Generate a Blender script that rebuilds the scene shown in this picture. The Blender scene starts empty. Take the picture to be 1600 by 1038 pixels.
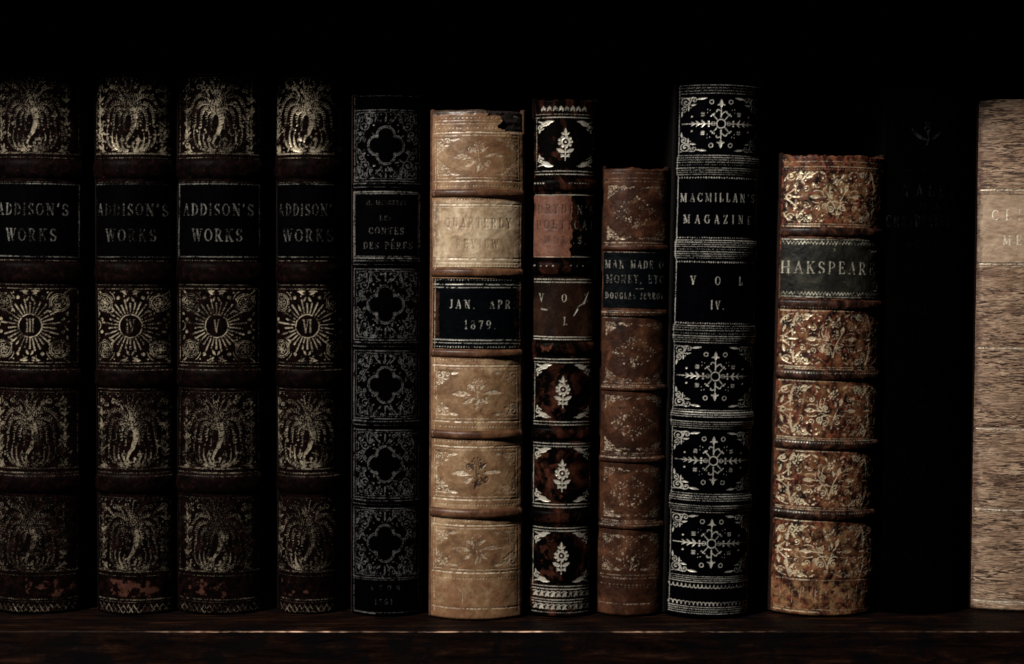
import bpy, math, random
import numpy as np

# ------------------------------------------------------------------ camera, world, light, exposure
S = 0.000275                       # metres per unit (one unit = one photograph pixel at the book plane)
F = 2500.0                         # focal length in the same units
TH = math.radians(2.5)             # camera looks slightly down
D0 = 2500.0
HC = D0 * math.tan(TH + math.atan((965 - 519) / F))
XC = 800.0

scene = bpy.context.scene
cam_data = bpy.data.cameras.new("camera")
cam = bpy.data.objects.new("camera", cam_data)
scene.collection.objects.link(cam)
cam_data.sensor_width = 36.0
cam_data.lens = 36.0 * F / 1600.0
cam_data.clip_start = 0.01
cam_data.clip_end = 50.0
cam.location = (XC * S, 0.0, HC * S)
cam.rotation_euler = (math.radians(90) - TH, 0, 0)
scene.camera = cam

world = bpy.data.worlds.new("World")
scene.world = world
world.use_nodes = True
world.node_tree.nodes["Background"].inputs[0].default_value = (0.75, 0.85, 1.0, 1)
world.node_tree.nodes["Background"].inputs[1].default_value = 0.001


def area_light(name, loc, target, size, energy, color):
    ld = bpy.data.lights.new(name, 'AREA')
    ld.shape = 'RECTANGLE'
    ld.size, ld.size_y = size
    ld.energy = energy
    ld.color = color
    o = bpy.data.objects.new(name, ld)
    scene.collection.objects.link(o)
    o.location = loc
    d = np.array(target) - np.array(loc)
    from mathutils import Vector
    o.rotation_euler = Vector(d).to_track_quat('-Z', 'Y').to_euler()
    return o


TGT = (930 * S, D0 * S, 430 * S)
area_light("window_light", (TGT[0] - 0.84, TGT[1] - 0.82, TGT[2] + 0.88), TGT, (0.17, 0.20), 40.0, (1.0, 0.955, 0.89))

scene.view_settings.view_transform = 'Standard'
scene.view_settings.look = 'None'
scene.view_settings.gamma = 1.0
scene.view_settings.exposure = 0.0
scene.view_settings.use_curve_mapping = False
scene.render.engine = 'CYCLES'
scene.cycles.max_bounces = 5
scene.cycles.use_denoising = True

col = scene.collection

# ------------------------------------------------------------------ numpy drawing of the tooling


def vnoise(h, w, cy, cx, seed):
    rng = np.random.RandomState(seed)
    g = rng.rand(int(h / cy) + 3, int(w / cx) + 3)
    y = np.arange(h) / cy
    x = np.arange(w) / cx
    yi = y.astype(int)
    xi = x.astype(int)
    fy = (y - yi)[:, None]
    fx = (x - xi)[None, :]
    fy = fy * fy * (3 - 2 * fy)
    fx = fx * fx * (3 - 2 * fx)
    a = g[yi][:, xi]
    b = g[yi][:, xi + 1]
    c = g[yi + 1][:, xi]
    d = g[yi + 1][:, xi + 1]
    return (a * (1 - fx) + b * fx) * (1 - fy) + (c * (1 - fx) + d * fx) * fy


class Canvas:
    """tooling mask of one spine: column = x + a, row = y - y0 (photograph rows)"""

    def __init__(self, a, y0, y1, seed):
        self.a = a
        self.y0 = y0
        self.W = int(2 * a) + 1
        self.H = int(y1 - y0) + 1
        self.M = np.zeros((self.H, self.W))
        self.st = np.zeros((self.H, self.W))
        self.rng = random.Random(seed)
        self.v = 1.0
        self.target = 'M'
        self.dh = np.zeros((self.H, self.W))
        self.tint = np.zeros((self.H, self.W))
        self.pw = 1.0
        self.jit = 0.0

    def _blend(self, ys, xs, cov):
        A = self.M if self.target != 'st' else self.st
        if self.target == 'erase':
            A[ys, xs] = np.minimum(A[ys, xs], 1 - cov)
        else:
            A[ys, xs] = np.maximum(A[ys, xs], cov * self.v)

    def seg(self, x0, y0, x1, y1, r0=.6, r1=None):
        if r1 is None:
            r1 = r0
        x0 += self.a
        x1 += self.a
        y0 -= self.y0
        y1 -= self.y0
        m = max(r0, r1) + 1.2
        xa, xb = int(max(0, min(x0, x1) - m)), int(min(self.W, max(x0, x1) + m + 2))
        ya, yb = int(max(0, min(y0, y1) - m)), int(min(self.H, max(y0, y1) + m + 2))
        if xa >= xb or ya >= yb:
            return
        Y, X = np.mgrid[ya:yb, xa:xb]
        dx, dy = x1 - x0, y1 - y0
        L = dx * dx + dy * dy
        t = np.clip(((X - x0) * dx + (Y - y0) * dy) / L, 0, 1) if L > 1e-9 else np.zeros(X.shape)
        d = np.hypot(X - x0 - t * dx, Y - y0 - t * dy) - (r0 + (r1 - r0) * t)
        self._blend(slice(ya, yb), slice(xa, xb), np.clip(.5 - d, 0, 1))

    def rule(self, y, x0=None, x1=None, r=.6, v=None, wob=.25):
        x0 = -self.a + 3 if x0 is None else x0
        x1 = self.a - 3 if x1 is None else x1
        ov = self.v
        n = max(2, int((x1 - x0) / 22))
        py = y + self.rng.uniform(-wob, wob)
        for i in range(n):
            ny = y + self.rng.uniform(-wob, wob)
            self.v = (v if v is not None else ov) * self.rng.uniform(.65, 1)
            self.seg(x0 + (x1 - x0) * i / n, py, x0 + (x1 - x0) * (i + 1) / n, ny, r)
            py = ny
        self.v = ov

    def vrule(self, x, y0, y1, r=.55, v=None):
        ov = self.v
        n = max(2, int((y1 - y0) / 22))
        for i in range(n):
            self.v = (v if v is not None else ov) * self.rng.uniform(.5, 1)
            self.seg(x + self.rng.uniform(-.2, .2), y0 + (y1 - y0) * i / n, x, y0 + (y1 - y0) * (i + 1) / n, r)
        self.v = ov

    def dots(self, y, step=4.2, r=.8, v=None, x0=None, x1=None):
        x = -self.a + 5 if x0 is None else x0
        x1 = self.a - 5 if x1 is None else x1
        ov = self.v
        while x < x1:
            self.v = (v if v is not None else ov) * self.rng.uniform(.45, 1)
            self.seg(x, y + self.rng.uniform(-.3, .3), x + .4, y, r)
            x += step
        self.v = ov

    def frame(self, y0, y1, m=4, r=.55, v=None):
        self.rule(y0, -self.a + m, self.a - m, r, v)
        self.rule(y1, -self.a + m, self.a - m, r, v)
        self.vrule(-self.a + m, y0, y1, r, v)
        self.vrule(self.a - m, y0, y1, r, v)


def grid(c):
    y, x = np.mgrid[0:c.H, 0:c.W]
    return x - c.a, y + c.y0


def rub(c, x0, x1, y0, y1, soft=6.0, cell=8, seed=0, lvl=.5, amt=1.0, w=.16):
    """irregular rubbed patch of another leather tone"""
    x, y = grid(c)
    n = vnoise(c.H, c.W, cell, cell, seed + 300) * .65 + vnoise(c.H, c.W, cell * .3, cell * .3, seed + 301) * .35
    m = np.clip((x - x0) / soft, 0, 1) * np.clip((x1 - x) / soft, 0, 1) * np.clip((y - y0) / soft, 0, 1) * np.clip((y1 - y) / soft, 0, 1)
    c.tint = np.maximum(c.tint, amt * np.clip((n - lvl + (m - 1) * .4) / w, 0, 1) * (m > 0))


class Pen:
    """motif drawing about a centre, with mirroring"""

    def __init__(self, c, x, y, sx=1.0, sy=None, rot=0.0, w=1.0):
        self.c, self.x, self.y = c, x, y
        self.sx = sx
        self.sy = abs(sx) if sy is None else sy
        self.co, self.si = math.cos(rot), math.sin(rot)
        self.w = w * c.pw

    def T(self, p):
        x, y = p
        x, y = x * self.co - y * self.si, x * self.si + y * self.co
        if self.c.jit:
            x += self.c.rng.uniform(-1, 1) * self.c.jit
            y += self.c.rng.uniform(-1, 1) * self.c.jit
        return self.x + x * self.sx, self.y + y * self.sy

    def k(self):
        return (abs(self.sx) + abs(self.sy)) / 2 * self.w

    def line(self, p, q, r0=.6, r1=None):
        r1 = r0 if r1 is None else r1
        k = self.k()
        a, b = self.T(p), self.T(q)
        self.c.seg(a[0], a[1], b[0], b[1], r0 * k, r1 * k)

    def path(self, pts, r0=.6, r1=None, bulge=0.0):
        r1 = r0 if r1 is None else r1
        n = len(pts) - 1
        for i in range(n):
            t0, t1 = i / n, (i + 1) / n
            self.line(pts[i], pts[i + 1], r0 + (r1 - r0) * t0 + bulge * math.sin(math.pi * t0),
                      r0 + (r1 - r0) * t1 + bulge * math.sin(math.pi * t1))

    def curve(self, p0, p1, p2, r0=.6, r1=None, bulge=0.0, n=9):
        self.path(bez(p0, p1, p2, n), r0, r1, bulge)

    def leaf(self, p, q, wd=2.0, bend=0.0, n=7):
        mx, my = (p[0] + q[0]) / 2, (p[1] + q[1]) / 2
        dx, dy = q[0] - p[0], q[1] - p[1]
        self.curve(p, (mx - dy * bend, my + dx * bend), q, .35, .25, wd, n)

    def dot(self, p, r=1.3):
        self.line(p, p, r)

    def ring(self, p, R, r=.5, n=16, a0=0.0, a1=2 * math.pi):
        pts = [(p[0] + R * math.cos(a0 + (a1 - a0) * i / n), p[1] + R * math.sin(a0 + (a1 - a0) * i / n)) for i in range(n + 1)]
        self.path(pts, r)

    def spiral(self, p, R, a0, turns=1.25, d=1, r0=.55, r1=1.0, tail=None):
        pts = []
        n = int(14 * turns)
        for i in range(n + 1):
            t = i / n
            rr = R * (1 - t) ** .8 + .6
            a = a0 + d * turns * 2 * math.pi * t
            pts.append((p[0] + rr * math.cos(a), p[1] + rr * math.sin(a)))
        if tail:
            pts = [tail] + pts
        self.path(pts, r0, r1)
        self.dot(pts[-1], r1 * 1.35)

    def frond(self, p0, p1, p2, barb=5.0, n=12, side=1, r=.9):
        pts = bez(p0, p1, p2, n)
        self.path(pts, .4, .3)
        for i in range(1, n + 1):
            dx, dy = pts[i][0] - pts[i - 1][0], pts[i][1] - pts[i - 1][1]
            L = math.hypot(dx, dy) + 1e-6
            dx /= L
            dy /= L
            b = barb * (.55 + .75 * math.sin(math.pi * min(1, i / n + .12)))
            q = (pts[i][0] + side * (-dy) * b * .75 + dx * b * .45, pts[i][1] + side * dx * b * .75 + dy * b * .45)
            self.line(pts[i], q, r, r * .7)

    def square(self, p, h=2.0):
        for k in (-1, -.33, .33, 1):
            self.line((p[0] - h, p[1] + h * k), (p[0] + h, p[1] + h * k), .55)

    def rosette(self, p, R, n=6):
        self.ring(p, R, .6, 20)
        self.dot(p, R * .2)
        for i in range(n):
            a = 2 * math.pi * i / n
            self.ring((p[0] + R * .52 * math.cos(a), p[1] + R * .52 * math.sin(a)), R * .22, .45, 8)
        for i in range(12):
            a = 2 * math.pi * (i + .5) / 12
            self.dot((p[0] + (R + 2.4) * math.cos(a), p[1] + (R + 2.4) * math.sin(a)), .55)


def bez(p0, p1, p2, n):
    out = []
    for i in range(n + 1):
        t = i / n
        out.append(((1 - t) ** 2 * p0[0] + 2 * t * (1 - t) * p1[0] + t * t * p2[0],
                    (1 - t) ** 2 * p0[1] + 2 * t * (1 - t) * p1[1] + t * t * p2[1]))
    return out


# ---- serif capitals: T = thick stroke, t = thin stroke, s = serif, o = ellipse arc (cx,cy,rx,ry,a0,a1 in degrees, y down)
GL = {
    'A': (.78, [('t', .39, 0, .12, 1), ('T', .39, 0, .66, 1), ('t', .2, .66, .56, .66), ('s', .12, 1), ('s', .66, 1)]),
    'C': (.74, [('o', .4, .5, .34, .5, -50, -310), ('t', .64, .02, .64, .28), ('t', .64, .78, .62, .92)]),
    'D': (.78, [('T', .17, 0, .17, 1), ('o', .3, .5, .4, .5, -90, 90), ('t', .17, 0, .32, 0), ('t', .17, 1, .32, 1), ('s', .15, 0), ('s', .15, 1)]),
    'E': (.68, [('T', .17, 0, .17, 1), ('t', .1, 0, .58, 0), ('t', .1, 1, .6, 1), ('t', .17, .5, .44, .5), ('t', .58, 0, .58, .2), ('t', .6, 1, .6, .78), ('t', .44, .4, .44, .6)]),
    'F': (.64, [('T', .17, 0, .17, 1), ('t', .1, 0, .58, 0), ('t', .17, .5, .44, .5), ('t', .58, 0, .58, .2), ('t', .44, .4, .44, .6), ('s', .17, 1)]),
    'G': (.8, [('o', .4, .5, .34, .5, -50, -300), ('T', .66, .58, .66, .95), ('s', .66, .57), ('t', .63, .03, .63, .26)]),
    'H': (.84, [('T', .17, 0, .17, 1), ('T', .67, 0, .67, 1), ('t', .17, .5, .67, .5), ('s', .17, 0), ('s', .17, 1), ('s', .67, 0), ('s', .67, 1)]),
    'I': (.36, [('T', .18, 0, .18, 1), ('s', .18, 0), ('s', .18, 1)]),
    'J': (.5, [('T', .32, 0, .32, .8), ('s', .32, 0), ('o', .17, .78, .15, .22, 0, 130)]),
    'K': (.8, [('T', .17, 0, .17, 1), ('t', .62, 0, .2, .56), ('T', .32, .42, .66, 1), ('s', .17, 0), ('s', .17, 1), ('s', .62, 0), ('s', .67, 1)]),
    'L': (.66, [('T', .17, 0, .17, 1), ('t', .1, 1, .58, 1), ('t', .58, 1, .58, .72), ('s', .17, 0)]),
    'M': (.98, [('t', .15, 0, .15, 1), ('T', .15, 0, .47, .9), ('t', .47, .9, .8, 0), ('T', .8, 0, .8, 1), ('s', .13, 0), ('s', .15, 1), ('s', .82, 0), ('s', .8, 1)]),
    'N': (.84, [('t', .16, 0, .16, 1), ('T', .16, 0, .68, 1), ('t', .68, 0, .68, 1), ('s', .13, 0), ('s', .16, 1), ('s', .68, 0)]),
    'O': (.8, [('o', .4, .5, .34, .5, 0, 360)]),
    'P': (.7, [('T', .17, 0, .17, 1), ('o', .3, .27, .3, .27, -90, 90), ('t', .17, 0, .32, 0), ('t', .17, .54, .32, .54), ('s', .15, 0), ('s', .17, 1)]),
    'Q': (.8, [('o', .4, .5, .34, .5, 0, 360), ('T', .44, .88, .68, 1.12)]),
    'R': (.78, [('T', .17, 0, .17, 1), ('o', .3, .26, .28, .26, -90, 90), ('t', .17, 0, .32, 0), ('t', .17, .52, .32, .52), ('T', .36, .54, .64, 1), ('s', .15, 0), ('s', .17, 1), ('s', .66, 1)]),
    'S': (.62, [('o', .31, .26, .21, .26, -30, -235), ('T', .2, .42, .44, .6), ('o', .31, .74, .22, .26, -40, 150), ('t', .52, .02, .52, .22), ('t', .09, .78, .09, .98)]),
    'T': (.72, [('T', .36, 0, .36, 1), ('t', .06, 0, .66, 0), ('t', .06, 0, .06, .2), ('t', .66, 0, .66, .2), ('s', .36, 1)]),
    'U': (.8, [('T', .17, 0, .17, .66), ('t', .65, 0, .65, .66), ('o', .41, .66, .24, .34, 0, 180), ('s', .17, 0), ('s', .65, 0)]),
    'V': (.78, [('T', .12, 0, .4, 1), ('t', .4, 1, .66, 0), ('s', .12, 0), ('s', .66, 0)]),
    'W': (1.08, [('T', .1, 0, .33, 1), ('t', .33, 1, .54, 0), ('T', .54, 0, .75, 1), ('t', .75, 1, .96, 0), ('s', .1, 0), ('s', .54, 0), ('s', .97, 0)]),
    'Y': (.76, [('T', .12, 0, .38, .5), ('t', .64, 0, .38, .5), ('T', .38, .5, .38, 1), ('s', .12, 0), ('s', .64, 0), ('s', .38, 1)]),
    'Z': (.66, [('t', .08, 0, .56, 0), ('T', .56, 0, .08, 1), ('t', .08, 1, .58, 1), ('t', .08, 0, .08, .2), ('t', .58, 1, .58, .78)]),
    "'": (.24, [('T', .14, -.02, .08, .2)]),
    '.': (.3, [('T', .12, .97, .12, .98)]),
    ',': (.3, [('T', .14, .95, .08, 1.15)]),
    ' ': (.5, []),
    '-': (.5, [('T', .1, .5, .4, .5)]),
    '1': (.44, [('T', .22, 0, .22, 1), ('t', .22, 0, .1, .16), ('s', .22, 1)]),
    '8': (.6, [('o', .3, .25, .19, .25, 0, 360), ('o', .3, .75, .23, .26, 0, 360)]),
    '7': (.58, [('T', .08, .03, .52, .03), ('T', .52, .03, .24, 1), ('t', .08, 0, .08, .22)]),
    '9': (.6, [('o', .3, .3, .22, .3, 0, 360), ('o', .26, .5, .26, .5, -30, 100)]),
    '6': (.6, [('o', .3, .7, .22, .3, 0, 360), ('o', .36, .5, .28, .5, -200, -90)]),
}


def text(c, s, x, y, h, track=0.0, w=1.0, v=1.0, wear=.3, fit=None):
    """centred on x, centred on y, cap height h"""
    tot = sum(GL[ch][0] * h * w + track for ch in s) - track
    if fit:
        track += (fit - tot) / max(1, len(s) - 1)
        tot = fit
    cx = x - tot / 2
    T_, t_ = max(.5, .060 * h), max(.3, .026 * h)
    ov = c.v
    for ch in s:
        wd, st = GL[ch]
        jy = c.rng.uniform(-.25, .25)
        lv = v * c.rng.uniform(1 - wear, 1)

        def P(px, py):
            return cx + px * h * w, y - h / 2 + py * h + jy
        for k in st:
            c.v = lv * c.rng.uniform(1 - wear * .8, 1)
            if k[0] in 'Tt':
                a, b = P(k[1], k[2]), P(k[3], k[4])
                r = T_ if k[0] == 'T' else t_
                m = ((a[0] + b[0]) / 2, (a[1] + b[1]) / 2)
                c.seg(a[0], a[1], m[0], m[1], r)
                c.v = lv * c.rng.uniform(1 - wear, 1)
                c.seg(m[0], m[1], b[0], b[1], r)
            elif k[0] == 's':
                a, b = P(k[1] - .11, k[2]), P(k[1] + .11, k[2])
                c.seg(a[0], a[1], b[0], b[1], t_)
            else:
                _, ex, ey, rx, ry, a0, a1 = k
                n = 12
                pp = None
                for i in range(n + 1):
                    an = math.radians(a0 + (a1 - a0) * i / n)
                    q = P(ex + rx * math.cos(an), ey + ry * math.sin(an))
                    r = t_ + (T_ - t_) * abs(math.cos(an)) ** 1.3
                    if pp:
                        c.seg(pp[0], pp[1], q[0], q[1], pr, r)
                    pp, pr = q, r
        cx += wd * h * w + track
    c.v = ov


# ------------------------------------------------------------------ motifs
def plume_panel(c, y0, y1, v=1.0, seed=0):
    cy = (y0 + y1) / 2
    k = (y1 - y0) / 120.0
    c.v = v
    c.frame(y0, y1, 4, .5, v * .45)
    c.rule(y1 - 1, r=1.1, v=v * .8)
    rg = c.rng
    p = Pen(c, 0, cy, k * .97, k)
    for q, m in (((-16, -47), (-4, -40)), ((-6, -54), (-3, -36)), ((5, -56), (0, -36)), ((15, -51), (4, -38)), ((23, -42), (8, -34))):
        p.frond((1, -12), m, q, 3.0, 10, 1 if q[0] < 2 else -1, .6)
    for sx in (-1, 1):
        p = Pen(c, 1, cy, sx * k * .97, k)
        c.v = v * (1 if sx < 0 else .8)  # right half dimmer: light falloff drawn into the gilding
        p.frond((1, -14), (32, -50), (45, -4), 5.6, 19, -1, .75)
        p.frond((1, -12), (36, -32), (36, 14), 5.4, 18, -1, .75)
        p.frond((1, -9), (27, -20), (26, 18), 4.8, 15, -1, .7)
        p.frond((1, -5), (18, -12), (16, 14), 4.5, 9, -1, .9)
        p.frond((0, -2), (9, -4), (9, 10), 3.0, 6, -1, .7)
        # bottom leaves curling up
        p.curve((3, 54), (15, 54), (13, 31), 1.7, .4, .6)
        p.curve((5, 55), (25, 55), (22, 27), 2.0, .4, .7)
        p.curve((8, 56), (35, 55), (29, 23), 1.8, .4, .6)
        p.frond((12, 57), (46, 54), (38, 17), 3.0, 12, -1, .7)
        p.spiral((12, 38), 4.2, 1.6, 1.0, -1)
        p.dot((20, 22), 1.2)
        p.dot((6, 50), 1.4)
        # corner sprigs
        p.leaf((42, 56), (55, 44), 2.2, .2)
        p.leaf((45, 57), (56, 56), 2.0)
        p.leaf((48, 56), (47, 44), 1.7)
        p.dot((40, 50), 1.1)
        for j, (yy, s) in enumerate(((26, 1), (8, .9), (-12, 1.0), (-30, .8))):
            p.leaf((52, yy + 9), (53, yy - 7), 1.9 * s)
            p.leaf((52, yy + 7), (44, yy - 1), 1.6 * s, .15)
            p.leaf((53, yy + 7), (58, yy + 1), 1.3 * s, -.15)
        p.dot((46, 14), 1.2)
        p.dot((48, -20), 1.3)
        p.leaf((52, -38), (54, -50), 1.2)
        # top scrolls and dots
        p.spiral((30, -45), 4.5, 2.5, 1.1, 1, .5, .8)
        p.spiral((42, -40), 3.4, .5, 1.0, -1, .5, .7)
        p.dot((22, -54), 1.0)
        p.dot((36, -54), 1.1)
        p.dot((27, -33), .9)
        p.leaf((12, -30), (18, -41), 1.0)
        for j in range(7):
            p.dot((3 + 7.5 * j, -57), .6)
    p = Pen(c, 0, cy, k, k)
    p.frond((-1, -6), (-7, -2), (-8, 22), 4.0, 9, 1, .7)
    p.frond((8, -4), (13, 2), (12, 20), 3.4, 8, -1, .7)
    # the horn
    c.v = v * 1.1
    p = Pen(c, 1, cy, k, k)
    pts = [(4, -8), (7, 2), (6, 14), (2, 26), (-4, 35), (-7, 43), (-3, 49), (4, 48), (5, 43)]
    p.path(pts[:4], 5.2, 3.0)
    p.path(pts[3:6], 3.0, 1.5)
    p.path(pts[5:], 1.5, 1.0)
    p.dot((5, 43), 2.1)
    c.target = 'erase'
    for j in range(6):
        p.line((-2 + j * .3, -6 + j * 4.5), (11 - j * .8, -9 + j * 4.5), .3)
    c.target = 'M'
    for _ in range(75):
        x, y = rg.uniform(2, 57), rg.uniform(-56, 56)
        if math.hypot(x / 34, (y + 2) / 30) < 1 and rg.random() < .75:
            continue
        an = rg.uniform(0, 6.28)
        L = rg.uniform(0, 6)
        wd = rg.uniform(.5, 1.2)
        for sx in (-1, 1):
            c.v = v * rg.uniform(.35, .9)
            p.leaf((sx * x, y), (sx * (x + L * math.cos(an)), y + L * math.sin(an)), wd, .2 * sx)
    for sx in (-1, 1):
        for (x, y, R_, a0) in ((50, 34, 5, 1.0), (50, -2, 4.5, 2.6), (49, -46, 5, .4), (20, -44, 4, 5.0), (47, 20, 3.5, 4.0)):
            c.v = v * rg.uniform(.5, .95)
            Pen(c, 0, cy, sx * k, k).spiral((x, y), R_, a0, 1.2, 1, .6, .9)
    c.v = 1


def sun_panel(c, y0, y1, num, v=1.0):
    cy = (y0 + y1) / 2
    k = (y1 - y0) / 118.0
    c.v = v
    if c.a > 55:
        c.frame(y0, y1, 4, .6, v * .7)
    else:
        c.rule(y0, v=v * .5)
        c.rule(y1, v=v * .5)
    p = Pen(c, 0, cy, k, k)
    p.ring((0, 0), 18.5, .8, 32)
    for i in range(30):
        a = 2 * math.pi * (i + .5) / 30
        R = 36 + (9 if i % 2 else 0) * abs(math.cos(a)) + (4 if i % 3 == 0 else 0)
        ca, sa = math.cos(a), math.sin(a)
        c.v = v * c.rng.uniform(.75, 1)
        p.line((21 * ca, 21 * sa), (R * ca, R * sa), .7, 1.35)
    c.v = v
    for sx in (-1, 1):
        for sy in (-1, 1):
            q = Pen(c, 0, cy, sx * k, sy * k)
            q.rosette((44, 37), 11.5)
            q.ring((44, 37), 14.2, .35, 20)
            q.dot((20, 45), 2.7)
            q.dot((50, 10), 2.6)
            q.leaf((4, 50), (12, 54), 1.6)
            q.leaf((3, 55), (16, 55), 1.5)
            q.leaf((2, 46), (6, 39), 1.2)
            q.dot((10, 48), .9)
            q.dot((27, 53), 1.1)
            q.dot((30, 43), .9)
            q.dot((36, 19), .8)
            q.line((52, 52), (57, 57), 1.1)
            q.curve((34, 54), (28, 50), (26, 42), .6, .4)
            q.leaf((56, 22), (55, 16), 1.3)
            q.dot((57, 48), .8)
            q.dot((30, 30), 1.0)
            q.leaf((27, 24), (33, 22), .9)
    for sx in (-1, 1):
        q = Pen(c, 0, cy, sx * k, k)
        q.ring((60, 0), 7.5, .7, 12, math.radians(110), math.radians(250))
    text(c, num, 0, cy, 20 * k, track=.2, w=.62, v=.6 * v, wear=.15)
    c.v = 1


def series_book_tooling(c, num, seed):
    pv = {'III': (.55, .42, .28), 'IV': (1, .56, .42), 'V': (.9, .5, .34), 'VI': (1, .62, .48)}[num]
    fr = {'III': (.8, 0, .8), 'IV': (.4, .03, .12), 'V': (.75, .8, .6), 'VI': (.45, 0, .05)}[num]
    tv = {'III': .85, 'IV': .66, 'V': .95, 'VI': .6}[num]
    c.v = .8
    c.jit = .32
    c.rule(83, v=.25)
    c.dots(78, 7, .7, .3)
    c.rule(117, v=.25)
    plume_panel(c, 122, 241, pv[0])
    c.rule(247, r=.5, v=.45)
    c.rule(279, r=.4, v=.1)
    c.rule(288, r=.75, v=fr[0])
    c.rule(402, r=.75, v=fr[0])
    c.vrule(-c.a + 3.5, 288, 402, .75, fr[1])
    c.vrule(c.a - 3.5, 288, 402, .7, fr[2])
    c.rule(285, r=.45, v=.25)
    text(c, "ADDISON'S", 0, 328, 17.5, fit=min(110, 2 * c.a - 8), w=.8 if c.a > 55 else .7, v=tv, wear=.5)
    text(c, "WORKS", 0, 368, 18.5, fit=78, w=.84, v=tv, wear=.45)
    c.rule(408, r=.5, v=.4)
    c.rule(446, r=.5, v=.35)
    sun_panel(c, 452, 568, num, .9)
    c.rule(573, r=.6, v=.5)
    c.rule(579, r=.4, v=.35)
    c.rule(609, r=.4, v=.3)
    plume_panel(c, 614, 734, pv[1])
    c.rule(740, r=.8, v=.5)
    c.rule(745, r=.4, v=.3)
    plume_panel(c, 779, 895, pv[2])
    c.rule(901, r=.4, v=.3)
    c.rule(938, r=.8, v=.5)
    c.rule(942, r=.4, v=.3)
    x = -c.a + 4
    while x < c.a - 6:
        c.v = c.rng.uniform(.25, .75)
        c.seg(x, 946, x + 9, 960, .6)
        c.v = c.rng.uniform(.2, .6)
        c.seg(x + 9, 946, x, 960, .5)
        x += 8.4
    c.v = 1


def quatrefoil_panel(c, y0, y1, v=1.0):
    cy = (y0 + y1) / 2
    k = (y1 - y0) / 108.0
    c.frame(y0, y1, 3, .6, v)
    c.frame(y0 + 3.5, y1 - 3.5, 7, .4, v * .6)
    rg = c.rng
    for sx in (-1, 1):
        for sy in (-1, 1):
            q = Pen(c, 0, cy, sx * k * .92, sy * k)
            c.v = v * .8
            q.spiral((36, 30), 7, 3.4, 1.2, 1, .5, .7, (26, 44))
            q.spiral((26, 38), 5, .5, 1.1, -1, .5, .7, (42, 46))
            q.spiral((42, 17), 5.5, 4.7, 1.1, -1, .5, .7, (34, 22))
            q.spiral((44, 40), 5.5, 1.5, 1.1, 1, .5, .7, (48, 28))
            q.curve((8, 34), (16, 40), (20, 48), .5)
            q.curve((48, 4), (40, 8), (44, 12), .5)
            q.curve((18, 50), (32, 52), (46, 49), .6, .4)
            q.ring((15, 45), 2.5, .4, 8)
            q.spiral((33, 44), 4, 2.5, 1.1, -1, .5, .7)
            q.spiral((22, 47), 3.2, 5.0, 1.0, 1, .45, .6)
            q.spiral((47, 33), 3.6, 3.8, 1.0, -1, .45, .6)
            q.spiral((37, 9), 3.4, 1.0, 1.0, 1, .45, .6)
            q.spiral((48, 10), 3.0, 2.0, 1.0, -1, .45, .6)
            for d in ((33, 29), (26, 37), (45, 38), (42, 17), (12, 38), (20, 31), (32, 46), (48, 48), (8, 47), (48, 25), (36, 12)):
                c.v = v * rg.uniform(.6, 1.3)
                q.dot(d, rg.uniform(.8, 1.5))
            for _ in range(34):
                x, y = rg.uniform(3, 52), rg.uniform(3, 51)
                c.v = v * rg.uniform(.35, .95)
                q.leaf((x, y), (x + rg.uniform(-5, 5), y + rg.uniform(-5, 5)), .6)
    q = Pen(c, 0, cy, k * .96, k)
    lobes = ((0, -14), (0, 14), (-14, 0), (14, 0))
    c.target = 'erase'
    for l in lobes:
        q.dot(l, 15.6)
    q.dot((0, 0), 15)
    c.target = 'M'
    c.v = v
    for R, r, vv in ((15.4, .55, .9), (13.2, .5, .75)):
        for i, (lx, ly) in enumerate(lobes):
            ctr = math.atan2(ly, lx)
            h = math.radians(118 if R > 15 else 100)
            c.v = v * vv
            q.ring((lx, ly), R, r, 18, ctr - h, ctr + h)
    c.target = 'erase'
    for l in lobes:
        q.dot(l, 11.6)
    q.dot((0, 0), 13)
    c.target = 'M'
    c.v = v * .9
    for sy in (-1, 1):
        q.line((0, sy * 36), (0, sy * 48), .9)
        q.line((3, sy * 33), (8, sy * 40), .6)
        for sx in (-1, 1):
            q.dot((sx * 7, sy * 46), .9)
            q.dot((sx * 9, sy * 37), 1.1)
    c.v = 1


def corner_scroll(q, v, c, k=1.0):
    """corner at origin, growing to +x,+y"""
    c.v = v
    q.spiral((8 * k, 8 * k), 6.2 * k, 3.6, 1.2, 1, .6, 1.1)
    q.ring((8 * k, 8 * k), 6.4 * k, .55, 16)
    q.spiral((20 * k, 5.5 * k), 4.3 * k, 3.1, 1.15, 1, .6, .9)
    q.spiral((5 * k, 19 * k), 4.0 * k, 1.5, 1.15, -1, .6, .9)
    q.leaf((24 * k, 4 * k), (39 * k, 2.2 * k), 2.0 * k)
    q.leaf((14 * k, 13 * k), (23 * k, 12 * k), 1.5 * k, .1)
    q.curve((13 * k, 12 * k), (15 * k, 8 * k), (17 * k, 2 * k), .8, .5)
    q.leaf((3 * k, 23 * k), (2 * k, 31 * k), 1.4 * k)
    q.leaf((12 * k, 14 * k), (12 * k, 22 * k), 1.3 * k)
    q.curve((1, 1), (12 * k, 3 * k), (18 * k, 1), .5, .8)
    q.dot((15 * k, 17 * k), 1.1)


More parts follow.
